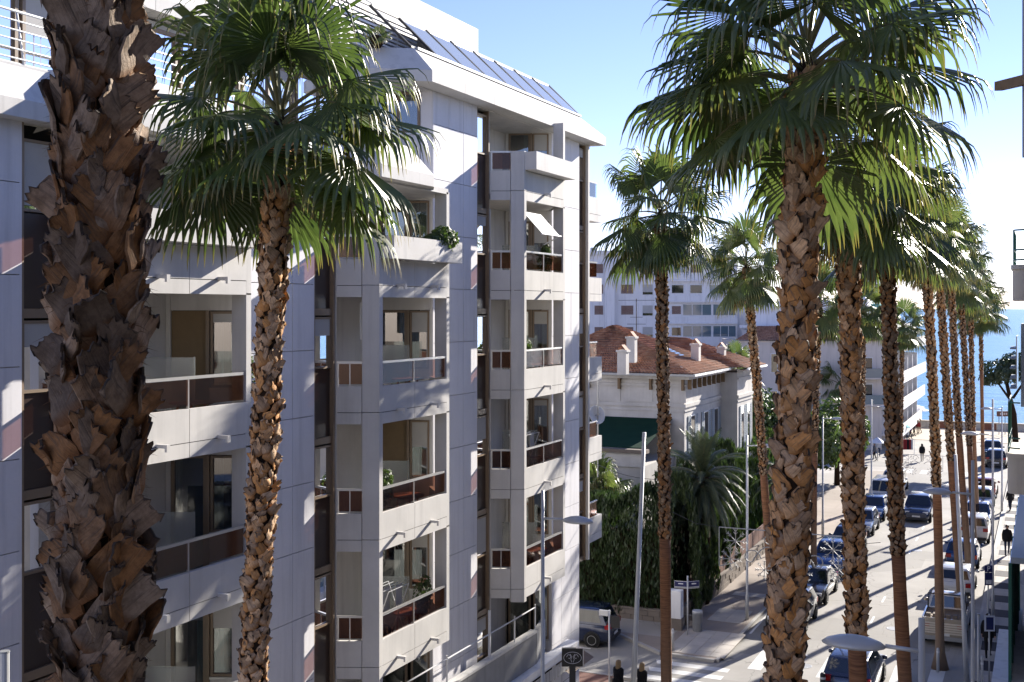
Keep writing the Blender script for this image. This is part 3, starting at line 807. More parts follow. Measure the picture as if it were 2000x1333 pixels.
for bi, (a0, a1, hi) in enumerate(((14.1,18.8,False),(22.52,27.27,False),(30.97,35.45,True))):
    lv = SL + ([17.8] if hi else [])
    for i, z in enumerate(lv):
        balcony(a0, a1, z, (bi == 0 and z == 11.8) or (bi == 1 and z == 8.8), z == lv[-1], i*2+bi, ('noscreen',) if (bi == 1 and z == 14.8) else ())
    column(a0, 5.65, 16.2 if not hi else 19.25, JO)
    strip(a0+.03, a0+.90, [2.8]+lv, ZL if not hi else ZH)
    # first floor under the balconies
    FE = Fr((-16.64,a0+5.13), (1.44,.62)); LE = math.hypot(1.44,.62)
    part(MB().fbox(FE,0,LE,0,5.8,-.30,-.16), 'end_backing', M['dark'])
    window(AB, FE, .10, .86, 2.9, 5.5, M['bronze'], -.03, .07, 0, (.0,.9,M['cur2']), 1, 0, .12, False, 'door')
    window(AB, FE, .95, LE-.1, 3.3, 5.5, M['bronze'], -.03, .06, .2, (.0,.6,M['cur0']), 1, 0, .12)
    part(MB().prism([(-15.3,a0+.95),(-15.2,a0+.95),(-16.55,a0+1.55),(-16.65,a0+1.5)], 0, 17.5), 'loggia_side', M['wallc'])
    if not hi: # loggia ceiling under the low roof
        part(MB().prism([(-15.2,a0+.93),(-14.27,a0+1.32),(-14.27,a1+.1),(-15.2,a0+5.75),(-16.64,a0+5.13),(-16.64,a0+1.5)], 17.5, 17.64), 'loggia_ceiling', M['slabc'])
strip(39.30, 40.0, SL+[17.8], ZH, 5.35)
add_box('corner_post', M['slabc'], (-15.55,40.0,5.35), (-15.12,40.14,ZH))
# lower roof edge (zigzag) and upper roof edge
lowpoly = [(-14.85,3),(-14.85,14.55),(-13.93,15.0),(-13.93,18.6),(-14.85,20.0),(-14.85,23.0),(-13.93,23.4),(-13.93,25.95),(-15.2,28.24)]
sweep(AB, 'roof_edge', M['roofc'], lowpoly, [(-.5,ZL),(0,ZL),(0,ZL+.29),(-.62,ZL+1.02),(-.72,ZL+1.02)], 2.3)
highpoly = [(-16.15,3),(-16.15,26.05),(-14.6,27.1),(-14.6,40.45),(-30,40.45)]
sweep(AB, 'roof_edge', M['roofc'], highpoly, [(-.75,ZH),(0,ZH),(0,ZH+.30),(-.78,ZH+1.02),(-.90,ZH+1.02)], 1.9)
add_box('terrace_slab', M['roofc'], (-16.7,3,ZL+.6), (-15.4,27.0,ZL+.98))
add_box('roof_slab', M['roofc'], (-30,3,ZH+.3), (-16.9,40.0,ZH+.95))
part(MB().prism([(-16.9,26.4),(-15.45,27.4),(-15.45,39.7),(-16.95,39.7)], ZH+.3, ZH+.95), 'roof_slab', M['roofc'])
part(MB().prism([(-16.9,26.2),(-15.2,27.4),(-15.2,40.0),(-16.95,40.0)], ZH-.02, ZH+.14), 'soffit', M['slabc'])
# gutter line
sweep(AB, 'gutter', M['greym'], [(-15.30,27.6),(-15.30,39.8)], [(-.12,ZH+1.0),(0,ZH+1.0),(0,ZH+1.07),(-.12,ZH+1.07)], 6)
# attic windows: chamfer window and the long row behind the palm
FE = Fr((-16.64,27.65), (1.44,.62))
part(MB().fbox(FE,-.1,1.6,ZL+.5,ZH+.02,-.3,-.12), 'attic_wall', M['panel'])
part(MB().fbox(FE,1.22,1.57,ZL+.5,ZH+.02,-.11,.0), 'attic_jamb', M['panel'])
part(MB().fbox(FE,-.1,1.2,ZL+.5,ZH-1.18,-.11,.0), 'attic_sill_wall', M['panel'])
window(AB, FE, .0, 1.2, ZH-1.15, ZH-.04, M['bronze'], -.03, .07, 0, (.45,1.0,M['cur0']), 2, 0, .1)
FA = Fr((-16.62,0),(0,1))
for k in range(9):
    a = 7.0+2.1*k
    window(AB, FA, a, a+2.0, ZL+1.1, ZH-.2, M['bronze'], .03, .07, (0,.3,0,0,.5,0,0,.2,0)[k], (.1,.5,M['cur0']), 2, 0, .06)
# terrace railing on the low roof (left)
mb = MB()
for k in range(6): mb.tube([(-15.45,6,ZL+1.08+.155*k),(-15.45,20.5,ZL+1.08+.155*k)], .016 if k < 5 else .026, 6)
for k in range(11): mb.tube([(-15.45,6+1.4*k,ZL+.95),(-15.62,6+1.4*k,ZL+1.9)], .02, 6)
part(mb, 'terrace_railing', M['whitem'], smooth=True)
# slatted white screen, glazed roof edge, penthouse
mb = MB()
FW = Fr((-17.02,0),(0,1))
for k in range(12): mb.fbox(FW,18.0,30.6,ZH+1.0+.115*k,ZH+1.06+.115*k,-.02,.02)
for k in range(6): mb.fbox(FW,18.0+2.3*k,18.05+2.3*k,ZH+.95,ZH+2.28,-.06,-.022)
part(mb, 'slat_screen', M['whitem'])
gb, gt = (-15.48, ZH+1.08), (-16.75, ZH+2.32)
A_ = [27.5+1.58*k for k in range(9)]
mb = MB()
for a in A_:
    mb.tube([(gb[0],a,gb[1]),(gt[0],a,gt[1])], .045, 4)
mb.tube([(gb[0],A_[0],gb[1]),(gb[0],A_[-1],gb[1])], .04, 4); mb.tube([(gt[0],A_[0]-4,gt[1]),(gt[0],A_[-1],gt[1])], .04, 4)
part(mb, 'glazing_bar', M['darkm'])
for a in A_[1:-1]:
    mb = MB(); nrm = V((.7,0,.71))*.006
    q = [V((gb[0],a+.05,gb[1]+.02)),V((gb[0],a+1.53,gb[1]+.02)),V((gt[0],a+1.53,gt[1])),V((gt[0],a+.05,gt[1]))]
    mb.add([p-nrm for p in q]+[p+nrm for p in q], [(3,2,1,0),(4,5,6,7),(0,1,5,4),(1,2,6,5),(2,3,7,6),(3,0,4,7)])
    part(mb, 'roof_pane', M['clearglass'])
add_box('penthouse_wall', M['white'], (-29,5,ZH+.95), (-18.6,34.8,ZH+2.3))
for k in range(12): add_box('penthouse_parapet', M['white'], (-29,8.0+2.28*k+.006,ZH+2.42), (-17.3,8.0+2.28*(k+1)-.006,ZH+3.42))
add_box('penthouse_soffit', M['slabc'], (-28.9,7.9,ZH+2.3), (-17.45,35.3,ZH+2.415))
add_box('terrace_parapet', M['white'], (-17.4,8,ZH+.95), (-17.25,27,ZH+1.4))
# balconies of the end wall over the side street
for z in SL+[17.8]:
    B = add_box('balcony', M['slabc'], (-16.9,40.14,z), (-15.42,42.15,z+.16))
    for (z0,z1) in ((-.03,.235),(.25,.86)):
        add_box('parapet_panel', M['slabc'], (-15.50,40.15,z+z0), (-15.40,42.2,z+z1), B)
        add_box('parapet_panel', M['slabc'], (-16.9,42.1,z+z0), (-15.504,42.2,z+z1), B)
    gm = M['pane'] if z > 17 else M['brownglass']
    add_box('glass_panel', gm, (-15.455,40.2,z+.9), (-15.445,41.75,z+1.40), B)
    add_box('glass_panel', gm, (-16.8,41.75,z+.9), (-15.46,41.76,z+1.40), B)
    add_box('handrail', M['alu'], (-15.475,40.16,z+1.41), (-15.425,41.78,z+1.46), B)
# shop level: terrace parapet, awning box, shop window, awnings
add_box('terrace_slab', M['slabc'], (-16.7,6,2.6), (-14.9,36.7,2.9))
for k in range(12):
    a = 5.0+2.46*k
    add_box('shop_parapet', M['shopc'], (-14.98,a+.006,3.12), (-14.82,a+2.454,4.12))
part(MB().prism([(-14.98,34.54),(-14.82,34.54),(-15.2,36.2),(-15.36,36.2)], 3.12, 4.12), 'shop_parapet', M['shopc'])
for k in range(12): add_box('parapet_coping', M['roofc'], (-15.02,5.0+2.46*k+.004,4.125), (-14.78,5.0+2.46*(k+1)-.004,4.2))
add_box('awning_box', M['white'], (-14.98,20,2.86), (-14.55,37.6,3.1))
add_box('shop_window', M['dark'], (-15.3,20,.1), (-15.2,39,2.58))
mb = MB()
for k in range(60):
    a = 20+.28*k; mb.add([(-14.5,a,2.84),(-14.5,a+.26,2.84),(-14.48,a+.26,2.5),(-14.48,a+.13,2.44),(-14.48,a,2.5)], [(0,1,2,3,4)])
part(mb, 'awning_fringe', M['blind'])
mb = MB(); mb.add([(-15.1,36.2,2.75),(-15.1,38.4,2.75),(-14.3,38.4,2.35),(-14.3,36.2,2.35)], [(0,1,2,3)]); part(mb, 'brown_awning', M['wood'])
mb = MB()
for z in (4.9,): mb.tube([(-14.9,23.5,z),(-14.9,34.6,z)], .022, 6)
for a in (23.5,26,28.5,31.2,33.0,34.6): mb.tube([(-14.9,a,4.2),(-14.9,a,5.0 if a != 31.2 else 5.6)], .024 if a != 31.2 else .045, 6)
part(mb, 'shop_terrace_railing', M['whitem'])

# iron covers in the road and pavement
for (x,y,z,r_) in ((-12.9,48.6,.118,.32),(-6.2,55.5,.006,.34),(-9.0,63.2,.006,.34),(-7.0,74.0,.006,.34),(-8.9,48.2,.006,.34)):
    mb = MB().lathe((x,y,z),[(r_,-.02),(r_,0),(r_*.9,.004),(r_*.86,.001),(0,.001)],20)
    o = mb.build('manhole_cover', M['greym']); o['kind'] = 'structure'
# ------------------------------------------------------------------ buildings behind and opposite
def wwin(parent, F, u0, u1, z0, z1, kind, d=.0):
    """a window of a farther building: reveal, frame, pane or shutter"""
    mb = MB(); fw = .07
    mb.fbox(F,u0,u0+fw,z0,z1,d-.14,d+.03); mb.fbox(F,u1-fw,u1,z0,z1,d-.14,d+.03); mb.fbox(F,u0+fw,u1-fw,z0,z0+fw,d-.14,d+.05); mb.fbox(F,u0+fw,u1-fw,z1-fw,z1,d-.14,d+.03)
    W = part(mb, 'window', M['whitem'], parent)
    if kind == 'shutter':
        mb = MB(); n = max(4, int((z1-z0)/.13))
        for k in range(n): mb.fbox(F,u0+fw,u1-fw,z0+fw+(z1-z0-2*fw)*k/n,z0+fw+(z1-z0-2*fw)*(k+.86)/n,d-.10,d+.012)
        part(mb, 'shutter', M['shut'], W)
    elif kind == 'white': part(MB().fbox(F,u0+fw,u1-fw,z0+fw+(z1-z0)*.22,z1-fw,d-.1,d+.005), 'shutter', M['blind'], W); part(MB().fbox(F,u0+fw,u1-fw,z0+fw,z0+fw+(z1-z0)*.22-.005,d-.1,d+.004), 'pane', M['carglass'], W)
    else:
        part(MB().fbox(F,u0+fw,u1-fw,z0+fw,z1-fw,d-.12,d+.008), 'pane', M['carglass'] if kind == 'glass' else M['blueglass'], W)
        if u1-u0 > 1.3:
            mb = MB()
            for k in range(1, int((u1-u0)/.85)): 
                uu = u0+(u1-u0)*k/int((u1-u0)/.85); mb.fbox(F,uu-.035,uu+.035,z0+fw,z1-fw,d-.018,d+.02)
            if mb.v: part(mb, 'mullion', M['whitem'], W)
    return W
def fwall(parent, F, u0, u1, z0, z1, d0, d1, mat, name='wall'): return part(MB().fbox(F,u0,u1,z0,z1,d0,d1), name, mat, parent)

# white apartment block with brown shutters, far behind the villa (faces the camera)
Zb = 132.0; s_ = FPX/Zb
def zz(py): return H-(py-603)/s_
def ux(px): return (px-1150)/s_
o0 = at(1150, 603, Zb)
WB = root('white_apartment_block', (o0.x, o0.y, 0), 'white apartment block with brown roller shutters rising behind the tiled villa', 'building')
FWb = Fr((o0.x,o0.y), (cT,sT))
fwall(WB, FWb, -16, ux(1440), 0, zz(498), -14, -.0, M['white'])
fwall(WB, FWb, ux(1440)+.01, ux(1458), 0, zz(540), -13, -.9, M['white'])
fwall(WB, FWb, -16.2, ux(1444), zz(498)+.003, zz(490), -14.2, .25, M['white'], 'roof_edge')
fwall(WB, FWb, ux(1180), ux(1199), 0, zz(512), .003, .9, M['white'], 'stair_wall')
for r_, y in enumerate((525, 565, 606, 648)):
    wwin(WB, FWb, ux(1212), ux(1238), zz(y+10), zz(y-10), 'shutter')
    wwin(WB, FWb, ux(1254), ux(1276), zz(y+12), zz(y-10), 'white')
    wwin(WB, FWb, ux(1160), ux(1179), zz(y+10), zz(y-10), 'shutter')
    if r_ < 2:
        wwin(WB, FWb, ux(1311), ux(1336), zz(y+9), zz(y-9), 'glass' if r_ else 'blue'); wwin(WB, FWb, ux(1347), ux(1372), zz(y+9), zz(y-9), 'shutter' if r_ == 0 else 'glass')
        wwin(WB, FWb, ux(1385), ux(1410), zz(y+9), zz(y-9), 'blue')
    else:
        wwin(WB, FWb, ux(1311), ux(1331), zz(y+9), zz(y-9), 'shutter' if r_ == 2 else 'glass')
        wwin(WB, FWb, ux(1333), ux(1390), zz(y+11), zz(y-12), 'blue'); wwin(WB, FWb, ux(1392), ux(1438), zz(y+11), zz(y-12), 'blue')
    fwall(WB, FWb, ux(1300), ux(1440), zz(y-15), zz(y-17.5), .003, .35, M['white'], 'balcony_edge')
    fwall(WB, FWb, ux(1300), ux(1440), zz(y+28), zz(y+13), .003, .16, M['white'], 'balcony_wall')
fwall(WB, FWb, ux(1156), ux(1166), zz(490), zz(482), -3, -1.8, M['greym'], 'chimney')
o0 = at(1460, 603, 140)
WB2 = root('tall_white_building', (o0.x, o0.y, 0), 'plain pale building behind the nearest right palm trunk', 'building')
F2 = Fr((o0.x,o0.y),(cT,sT)); s_ = FPX/140
fwall(WB2, F2, 0, (1525-1460)/s_, 0, H-(560-603)/s_, -10, 0, M['white']); fwall(WB2, F2, (1525-1460)/s_+.01, (1760-1460)/s_, 0, H-(622-603)/s_, -10, -.5, M['white'])
fwall(WB2, F2, (1700-1460)/s_, (1740-1460)/s_, H-(622-603)/s_+.01, H-(520-603)/s_, -8, -3, M['white'])
for k in range(3): wwin(WB2, F2, 1.0+1.2*k, 1.9+1.2*k, 13.5, 14.8, 'glass')

# roof covering of barrel tiles: rows and waves of real geometry
def tile_roof(parent, quad, name='tile_roof', wave=.22, row=.36):
    a, b, c, d = [V(p) for p in quad]      # a-b eave, d-c ridge
    n = (b-a).cross(d-a).normalized()
    if n.z < 0: n = -n
    nu = int((b-a).length/wave)*4; nv = max(1, int((d-a).length/row)); mb = MB(); vs_ = []
    for j in range(nv):
        for e in (0, 1):
            t = (j+e*1.0)/nv
            l = a.lerp(d, t); r_ = b.lerp(c, t); off = .055 if e == 0 else .015
            for i in range(nu+1):
                u = i/nu; vs_.append(l.lerp(r_, u) + n*(off + .05*abs(math.sin(math.pi*i/4))))
    f = []; W_ = nu+1
    for j in range(nv):
        for i in range(nu): q = 2*j*W_+i; f.append((q,q+1,q+W_+1,q+W_))
        if j: 
            for i in range(nu): q = 2*j*W_+i; f.append((q-W_,q-W_+1,q+1,q))
    mb.add(vs_, f)
    o = part(mb, name, M['rooftile'], parent); o['kind'] = 'stuff'; return o
m = nmat('roof_tile', (.26,.12,.07), .85, .2); t = NT(m); p = t.pos()
c_ = t.ramp(t.noise(p, 3.2, 3, .7), [(.28,(.14,.075,.05)),(.45,(.36,.17,.095)),(.6,(.48,.26,.155)),(.8,(.54,.39,.27))])
c_ = t.mix(t.ramp(t.noise(p, .8, 4), [(.45,(0,0,0)),(.75,(.75,.75,.75))]), c_, (.14,.085,.06)); t.base(c_); M['rooftile'] = m

# the villa
Lv, A0, A1, Lw = -19.0, 66.0, 78.5, -29.0; ze = 10.7
VI = root('villa', (-24, 72, 0), 'old two storey villa with orange tiled roof and chimneys across the side street', 'building')
add_box('wall', M['villa'], (Lw,A0,0), (Lv,A1-4.2,ze-.3), VI); add_box('wall', M['villa'], (Lw,A1-4.19,0), (Lv+1.1,A1,ze-.3), VI)
for (a,b) in (((Lw,A0-.25),(Lv+.25,A0)),):
    for (z0,z1,d) in ((ze-.75,ze-.62,.12),(ze-1.95,ze-1.75,.10),(ze-2.2,ze-2.1,.06),(ze-.3,ze-.12,.42)):
        add_box('cornice', M['villa'], (Lw,A0-d,z0), (Lv+d,A0-.003,z1), VI); add_box('cornice', M['villa'], (Lv+.003,A0,z0), (Lv+d,A1-4.3,z1), VI); add_box('cornice', M['villa'], (Lv+1.1+.003,A1-4.25,z0), (Lv+1.1+d,A1,z1), VI)
FVf = Fr((Lw,A0),(1,0)); FVs = Fr((Lv,A0),(0,1)); FVt = Fr((Lv+1.1,A1-4.2),(0,1))
for k in range(5): part(MB().fbox(FVf,.4+2.0*k,2.1+2.0*k,ze-1.68,ze-.85,.003,.05), 'frieze_panel', M['villa'], VI)
for k in range(6): part(MB().fbox(FVf,.2+1.94*k,.34+1.94*k,ze-.95,ze-.31,.055,.34), 'eave_bracket', M['wood'], VI)
for k in range(8): part(MB().fbox(FVs,.2+1.1*k,.32+1.1*k,ze-.9,ze-.31,.13,.36), 'eave_bracket', M['wood'], VI)
part(MB().fbox(FVf,9.3,9.98,0,ze-2.25,.003,.07), 'quoin', M['villa'], VI)
def shutwin(F, u, w_, z0, z1, openw=.55, mat='bluegrey', parent=VI):
    W = wwin(parent, F, u, u+w_, z0, z1, 'glass', .02)
    for (a,b) in ((u-openw,u-.02),(u+w_+.02,u+w_+openw)):
        mb = MB(); n = int((z1-z0)/.11)
        mb.fbox(F,a,a+.06,z0,z1,.01,.06); mb.fbox(F,b-.06,b,z0,z1,.01,.06)
        for k in range(n): mb.fbox(F,a+.06,b-.06,z0+(z1-z0)*k/n,z0+(z1-z0)*(k+.7)/n,.02,.055)
        part(mb, 'shutter', M[mat], W)
    pass
for k, u in enumerate((1.2, 4.2, 6.6)): shutwin(FVs, u, 1.0, 5.2, 8.2)
for k, u in enumerate((.9, 2.6)): shutwin(FVt, u, .8, 5.2, 8.2, .4)
part(MB().fbox(FVt,.2,4.0,4.2,5.0,.003,.55).fbox(FVt,.1,4.1,5.0,5.12,.003,.62).fbox(FVt,.1,4.1,4.05,4.2,.003,.62), 'stone_balcony', M['villa'], VI)
shutwin(FVf, 2.3, .8, 6.1, 8.1, .45)
# roof: hipped, four slopes
rz, m0 = 13.4, .75
e = [(Lw-m0,A0-m0,ze),(Lv+m0,A0-m0,ze),(Lv+m0,A1-4.2,ze),(Lw-m0,A1-4.2,ze)]; rd = [(-25.2,A0+4.0,rz),(-25.2,A1-7,rz)]
r0, r1 = (-24.9,A0+4.2,rz),(-24.9,A1-7.5,rz)
tile_roof(VI, (e[0],e[1],r0,r0)); tile_roof(VI, (e[1],e[2],r1,r0)); tile_roof(VI, (e[2],e[3],r1,r1)); tile_roof(VI, (e[3],e[0],r0,r1))
g = [(-24,A1-4.4,ze+.02),(Lv+1.1+m0,A1-4.8,ze),(Lv+1.1+m0,A1+m0,ze),(-24,A1+m0,ze)]
gr0, gr1 = (-22.0,A1-2,12.5),(-24,A1-2,12.6)
tile_roof(VI, (g[0],g[1],gr0,gr1)); tile_roof(VI, (g[1],g[2],gr0,gr0)); tile_roof(VI, (g[2],g[3],gr1,gr0))
add_box('gutter', M['greym'], (Lw-m0,A0-m0-.12,ze-.1), (Lv+m0+.12,A0-m0,ze+.03), VI); add_box('gutter', M['whitem'], (Lv+m0,A0-m0,ze-.1), (Lv+m0+.12,A1-4.9,ze+.03), VI)
add_box('gutter', M['whitem'], (Lv+1.1+m0,A1-4.8,ze-.1), (Lv+1.1+m0+.12,A1+m0,ze+.03), VI)
def chimney(x, y, z0, z1, w_=.55):
    C_ = add_box('chimney', M['villa'], (x-w_/2,y-w_/2,z0), (x+w_/2,y+w_/2,z1), VI)
    add_box('chimney_cap', M['villa'], (x-w_*.62,y-w_*.62,z1+.003), (x+w_*.62,y+w_*.62,z1+.12), C_)
    mb = MB()
    for k in (-1,1): mb.add([(x+k*w_*.5,y-w_*.55,z1+.12),(x+k*w_*.5,y+w_*.55,z1+.12),(x,y+w_*.55,z1+.42),(x,y-w_*.55,z1+.42)], [(0,1,2,3)])
    part(mb, 'chimney_tile', M['terracotta'], C_)
for (px,yt,yb,Z_,w_) in ((1217,676,714,66.2,.52),(1234,650,692,69.0,.5),(1359,664,700,72.5,.5),(1409,671,704,76.5,.5)):
    a_, b_ = at(px,yt,Z_), at(px,yb,Z_); chimney(a_.x, a_.y, b_.z-.5, a_.z-.35, w_)
part(MB().add([(-20.3,A0+3.6,11.62),(-20.3,A0+4.5,11.62),(-21.4,A0+4.5,12.08),(-21.4,A0+3.6,12.08)],[(0,1,2,3)]), 'skylight', M['blueglass'], VI)
# lower wing in front of the villa with the green netted terrace
Ax = 60.0
add_box('wing_wall', M['villa'], (-31,Ax,0), (-19.6,A0-.01,6.0), VI)
add_box('wing_parapet', M['villa'], (-31,Ax-.12,6.0), (-19.5,Ax+.22,6.75), VI); add_box('wing_cornice', M['stonew'], (-31.1,Ax-.3,6.75), (-19.3,Ax+.3,6.95), VI)
FW_ = Fr((-31,Ax),(1,0))
shutwin(FW_, 7.0, 1.45, 2.9, 4.9, .8)
mb = MB(); mb.add([(-31,Ax+.3,7.0),(-19.6,Ax+.3,7.0),(-19.6,A0-.3,8.1),(-31,A0-.3,8.1)],[(0,1,2,3)]); mb.add([(-31,Ax+.3,7.0),(-19.6,Ax+.3,7.0),(-19.6,Ax+.3,6.96),(-31,Ax+.3,6.96)],[(0,1,2,3)])
M['net'] = plain('green_netting', (.012,.05,.03), .9, .1, 0, .5, 2)
part(mb, 'green_netting', M['net'], VI)
acm = M['whitem']
AC = root('air_conditioner', (-23.2,A0-.2,6.6+.7), 'white air conditioner box hung on the side wall of the villa', 'air conditioner')
part(MB().box((-23.65,A0-.42,7.2),(-22.8,A0-.12,7.85)), 'casing', acm, AC)
part(MB().lathe((0,0,0),[(0,0),(.26,0),(.26,.02),(0,.02)],14), 'fan_grille', M['darkm'], AC, off=(0,0,0)).matrix_local = Matrix.Translation((-23.3+23.2,A0-.42-A0+.2,7.52-7.3)) @ Matrix.Rotation(R(90),4,'X')
AC['label'] = 'white air conditioner box hung on the side wall of the villa'

# cream house behind the right palm trunks and the stepped sea-side apartments
CH = root('cream_house', (-22,118,0), 'cream rendered house with low terracotta roof between the right palm trunks', 'building')
a = at(1440,603,120); b = at(1722,603,120); FC = Fr((a.x,a.y),(b.x-a.x,b.y-a.y)); LC = (b-a).length
fwall(CH, FC, 0, LC, 0, 11.2, -9, 0, M['cream'])
for (u,z) in ((3.4,9.0),(6.7,8.8),(3.4,5.2)): wwin(CH, FC, u, u+.75, z-1.1, z+.9, 'glass')
wwin(CH, FC, 1.0, 1.6, 7.6, 9.4, 'shutter'); wwin(CH, FC, 6.7, 7.5, 7.9, 9.9, 'blue'); wwin(CH, FC, 6.2, 8.6, 3.2, 5.4, 'blue')
for z in (4.6, 7.3):
    fwall(CH, FC, LC-2.6, LC, z, z+.15, .003, 1.0, M['cream'], 'balcony'); fwall(CH, FC, LC-2.6, LC, z+.16, z+1.1, .93, .97, M['blueglass'], 'balcony_glass')
    wwin(CH, FC, LC-2.2, LC-.9, z+.2, z+2.2, 'glass')
P = lambda u,z,d: tuple(FC.pt(u,z,d))
tile_roof(CH, (P(-.4,11.2,.4),P(LC+.4,11.2,.4),P(LC-3,12.6,-4.5),P(3,12.6,-4.5)), wave=.3, row=.5)
tile_roof(CH, (P(LC+.4,11.2,.4),P(LC+.4,11.2,-9.4),P(LC-3,12.6,-4.5),P(LC-3,12.6,-4.5)), wave=.3, row=.5)
SA = root('seaside_apartments', (-17,136,0), 'stepped apartment building with long slanting balconies facing the street near the sea', 'building')
add_box('wall', M['cream'], (-30,126.5,0), (-15.9,152,12.2), SA)
for k, z in enumerate((1.3, 4.0, 6.75, 10.0)):
    ae = (147.5, 151.5, 153, 153)[k]
    add_box('balcony_slab', M['white'], (-15.9,126.6,z), (-13.3,ae,z+.24), SA)
    add_box('balcony_front', M['slabc'], (-13.42,126.62,z+.245), (-13.3,ae,z+1.2), SA)
    for j in range(5):
        add_box('party_screen', M['white'], (-15.85,127+5.2*j,z+.25), (-13.9,127.3+5.2*j,z+2.5), SA)
        if j < 4: add_box('terrace_door', M['carglass'], (-15.89,128.3+5.2*j,z+.25), (-15.8,131.3+5.2*j,z+2.3), SA)
add_box('roof_slab', M['white'], (-30.2,126.3,12.4), (-14.2,153,12.7), SA)
add_box('roof_storey', M['white'], (-29,128,12.7), (-17,148,15.4), SA)
add_box('roof_blind', M['turq'], (-16.98,131,13.6), (-16.2,135,15.0), SA)

# ------------------------------------------------------------------ the building on the right, seen only as a sliver
RB = root('corner_building', (4,40,0), 'pale building at the right picture edge with rounded beige balconies and green railings', 'building')
add_box('wall', M['beige'], (1.3,-22,0), (14,44,19.5), RB)
def rbalc(x0, a0, a1, z0, zp_, zr, pmat):
    n = 8; poly = [(1.3,a0),(x0+.35,a0)] + [(x0+.35-.35*math.sin(R(90)*k/n), a0+.35-.35*math.cos(R(90)*k/n)) for k in range(n+1)] + [(x0,a1),(1.3,a1)]
    B = part(MB().prism(poly, z0, zp_), 'balcony', pmat, RB)
    add2 = [(p[0]-.05,p[1]-.04) for p in poly]; part(MB().prism(add2, zp_+.002, zp_+.14), 'coping', pmat, B)
    mb = MB()
    for z in (zp_+.3, zp_+.62, zr): mb.tube([(p[0]+.03,p[1]+.03,z) for p in poly[1:-1]], .026, 6)
    for k in range(10): mb.tube([(x0+.03,a0+.4+(a1-a0-.5)*k/9,zp_+.1),(x0+.03,a0+.4+(a1-a0-.5)*k/9,zr)], .022, 6)
    part(mb, 'railing', M['greenm'], B)
    return B
rbalc(-.93, 40.5, 43.8, 14.75, 15.75, 17.0, M['beige'])
add_box('bay_window', M['bluegrey'], (-.70,41.6,11.3), (1.3,43.6,14.0), RB); add_box('bay_glass', M['blueglass'], (-.84,41.3,11.9), (-.81,43.5,13.6), RB)
for k in range(5): add_box('shutter_slat', M['bluegrey'], (-1.02,41.2,11.9+.32*k), (-.845,43.3,11.94+.32*k), RB)
rbalc(-1.08, 40.5, 44.0, 8.6, 9.75, 11.5, M['beige'])
add_box('glazed_porch', M['bluegrey'], (-1.15,42.5,0), (-.9,58,.9), RB)
for k in range(7): add_box('porch_post', M['greenm'], (-1.1,42.5+2.5*k,.9), (-1.0,42.6+2.5*k,6.0), RB)
add_box('porch_beam', M['bluegrey'], (-1.02,42.5,6.0), (1.3,58,6.2), RB); add_box('porch_glass', M['blueglass'], (-1.06,42.7,.92), (-1.04,57.4,5.98), RB)
add_box('low_wall', M['beige'], (.4,44.1,0), (14,76,8.5), RB)
LB = root('terrace_wall', (-1,46,0), 'pale blue shaded terrace wall at the bottom right corner', 'wall')
part(MB().box((-1.5,38,0),(-.6,49.4,1.85)).box((-1.62,37.8,1.853),(-.5,49.6,1.98)), 'wall', M['white'], LB)
# near neighbour edge and wooden beam at the upper right
p0 = at(2004,160,9.0)
NE = root('neighbour_pillar', (p0.x+.02,p0.y,12), 'grey vertical wall edge at the far upper right of the picture', 'pillar')
q = at(1996.5,160,9.0); ztop_, zbot = 18.5, H-(305-603)*9.0/FPX
part(MB().box((q.x,q.y,zbot),(q.x+.25,q.y+.12,ztop_)), 'pillar_shaft', M['greym'], NE)
BM = root('awning_beam', (q.x,q.y+.3,16.2), 'brown wooden beam end jutting in from the right edge against the sky', 'beam')
b0 = at(1950,169,9.3); b1 = at(2030,150,8.2)
dv = (b1-b0).normalized(); sv = V((dv.y,-dv.x,0)).normalized()*.03; uv = V((0,0,.036))
mb = MB(); mb.add([b0-sv-uv,b0+sv-uv,b0+sv+uv,b0-sv+uv,b1-sv-uv,b1+sv-uv,b1+sv+uv,b1-sv+uv],[(0,3,2,1),(4,5,6,7),(0,1,5,4),(1,2,6,5),(2,3,7,6),(3,0,4,7)])
part(mb, 'beam_timber', M['wood'], BM)

# ------------------------------------------------------------------ greenery of the garden
def leaf_cloud(blobs, n, size, seed, up=.3, shell=.65):
    rg = random.Random(seed); mb = MB(); tot = sum(b[3]*b[4]*b[5] for b in blobs)**1.0
    for (x,y,z,rx,ry,rz_) in blobs:
        k = int(n*(rx*ry*rz_)**.67/sum((b[3]*b[4]*b[5])**.67 for b in blobs))
        for _ in range(k):
            d = V((rg.gauss(0,1),rg.gauss(0,1),rg.gauss(0,1))).normalized()
            r_ = shell+(1-shell)*rg.random()**.5 if rg.random() < .85 else rg.random()
            nz = mnoise.noise(V((x+d.x*1.7*rx,y+d.y*1.7*ry,z+d.z*1.7*rz_))*.9)
            r_ *= 1 + .28*nz
            p = V((x+d.x*rx*r_, y+d.y*ry*r_, z+d.z*rz_*r_))
            nn = (d + V((rg.uniform(-.8,.8),rg.uniform(-.8,.8),rg.uniform(-.5,.9)))).normalized()
            u = nn.orthogonal().normalized(); u.rotate(Matrix.Rotation(rg.uniform(0,6.28),3,nn)); v = nn.cross(u)
            s = size*rg.uniform(.6,1.5)
            mb.add([p-u*s*.5, p+v*s*.28, p+u*s*.6+V((0,0,-.2*s)), p-v*s*.28], [(0,1,2,3)])
    return mb
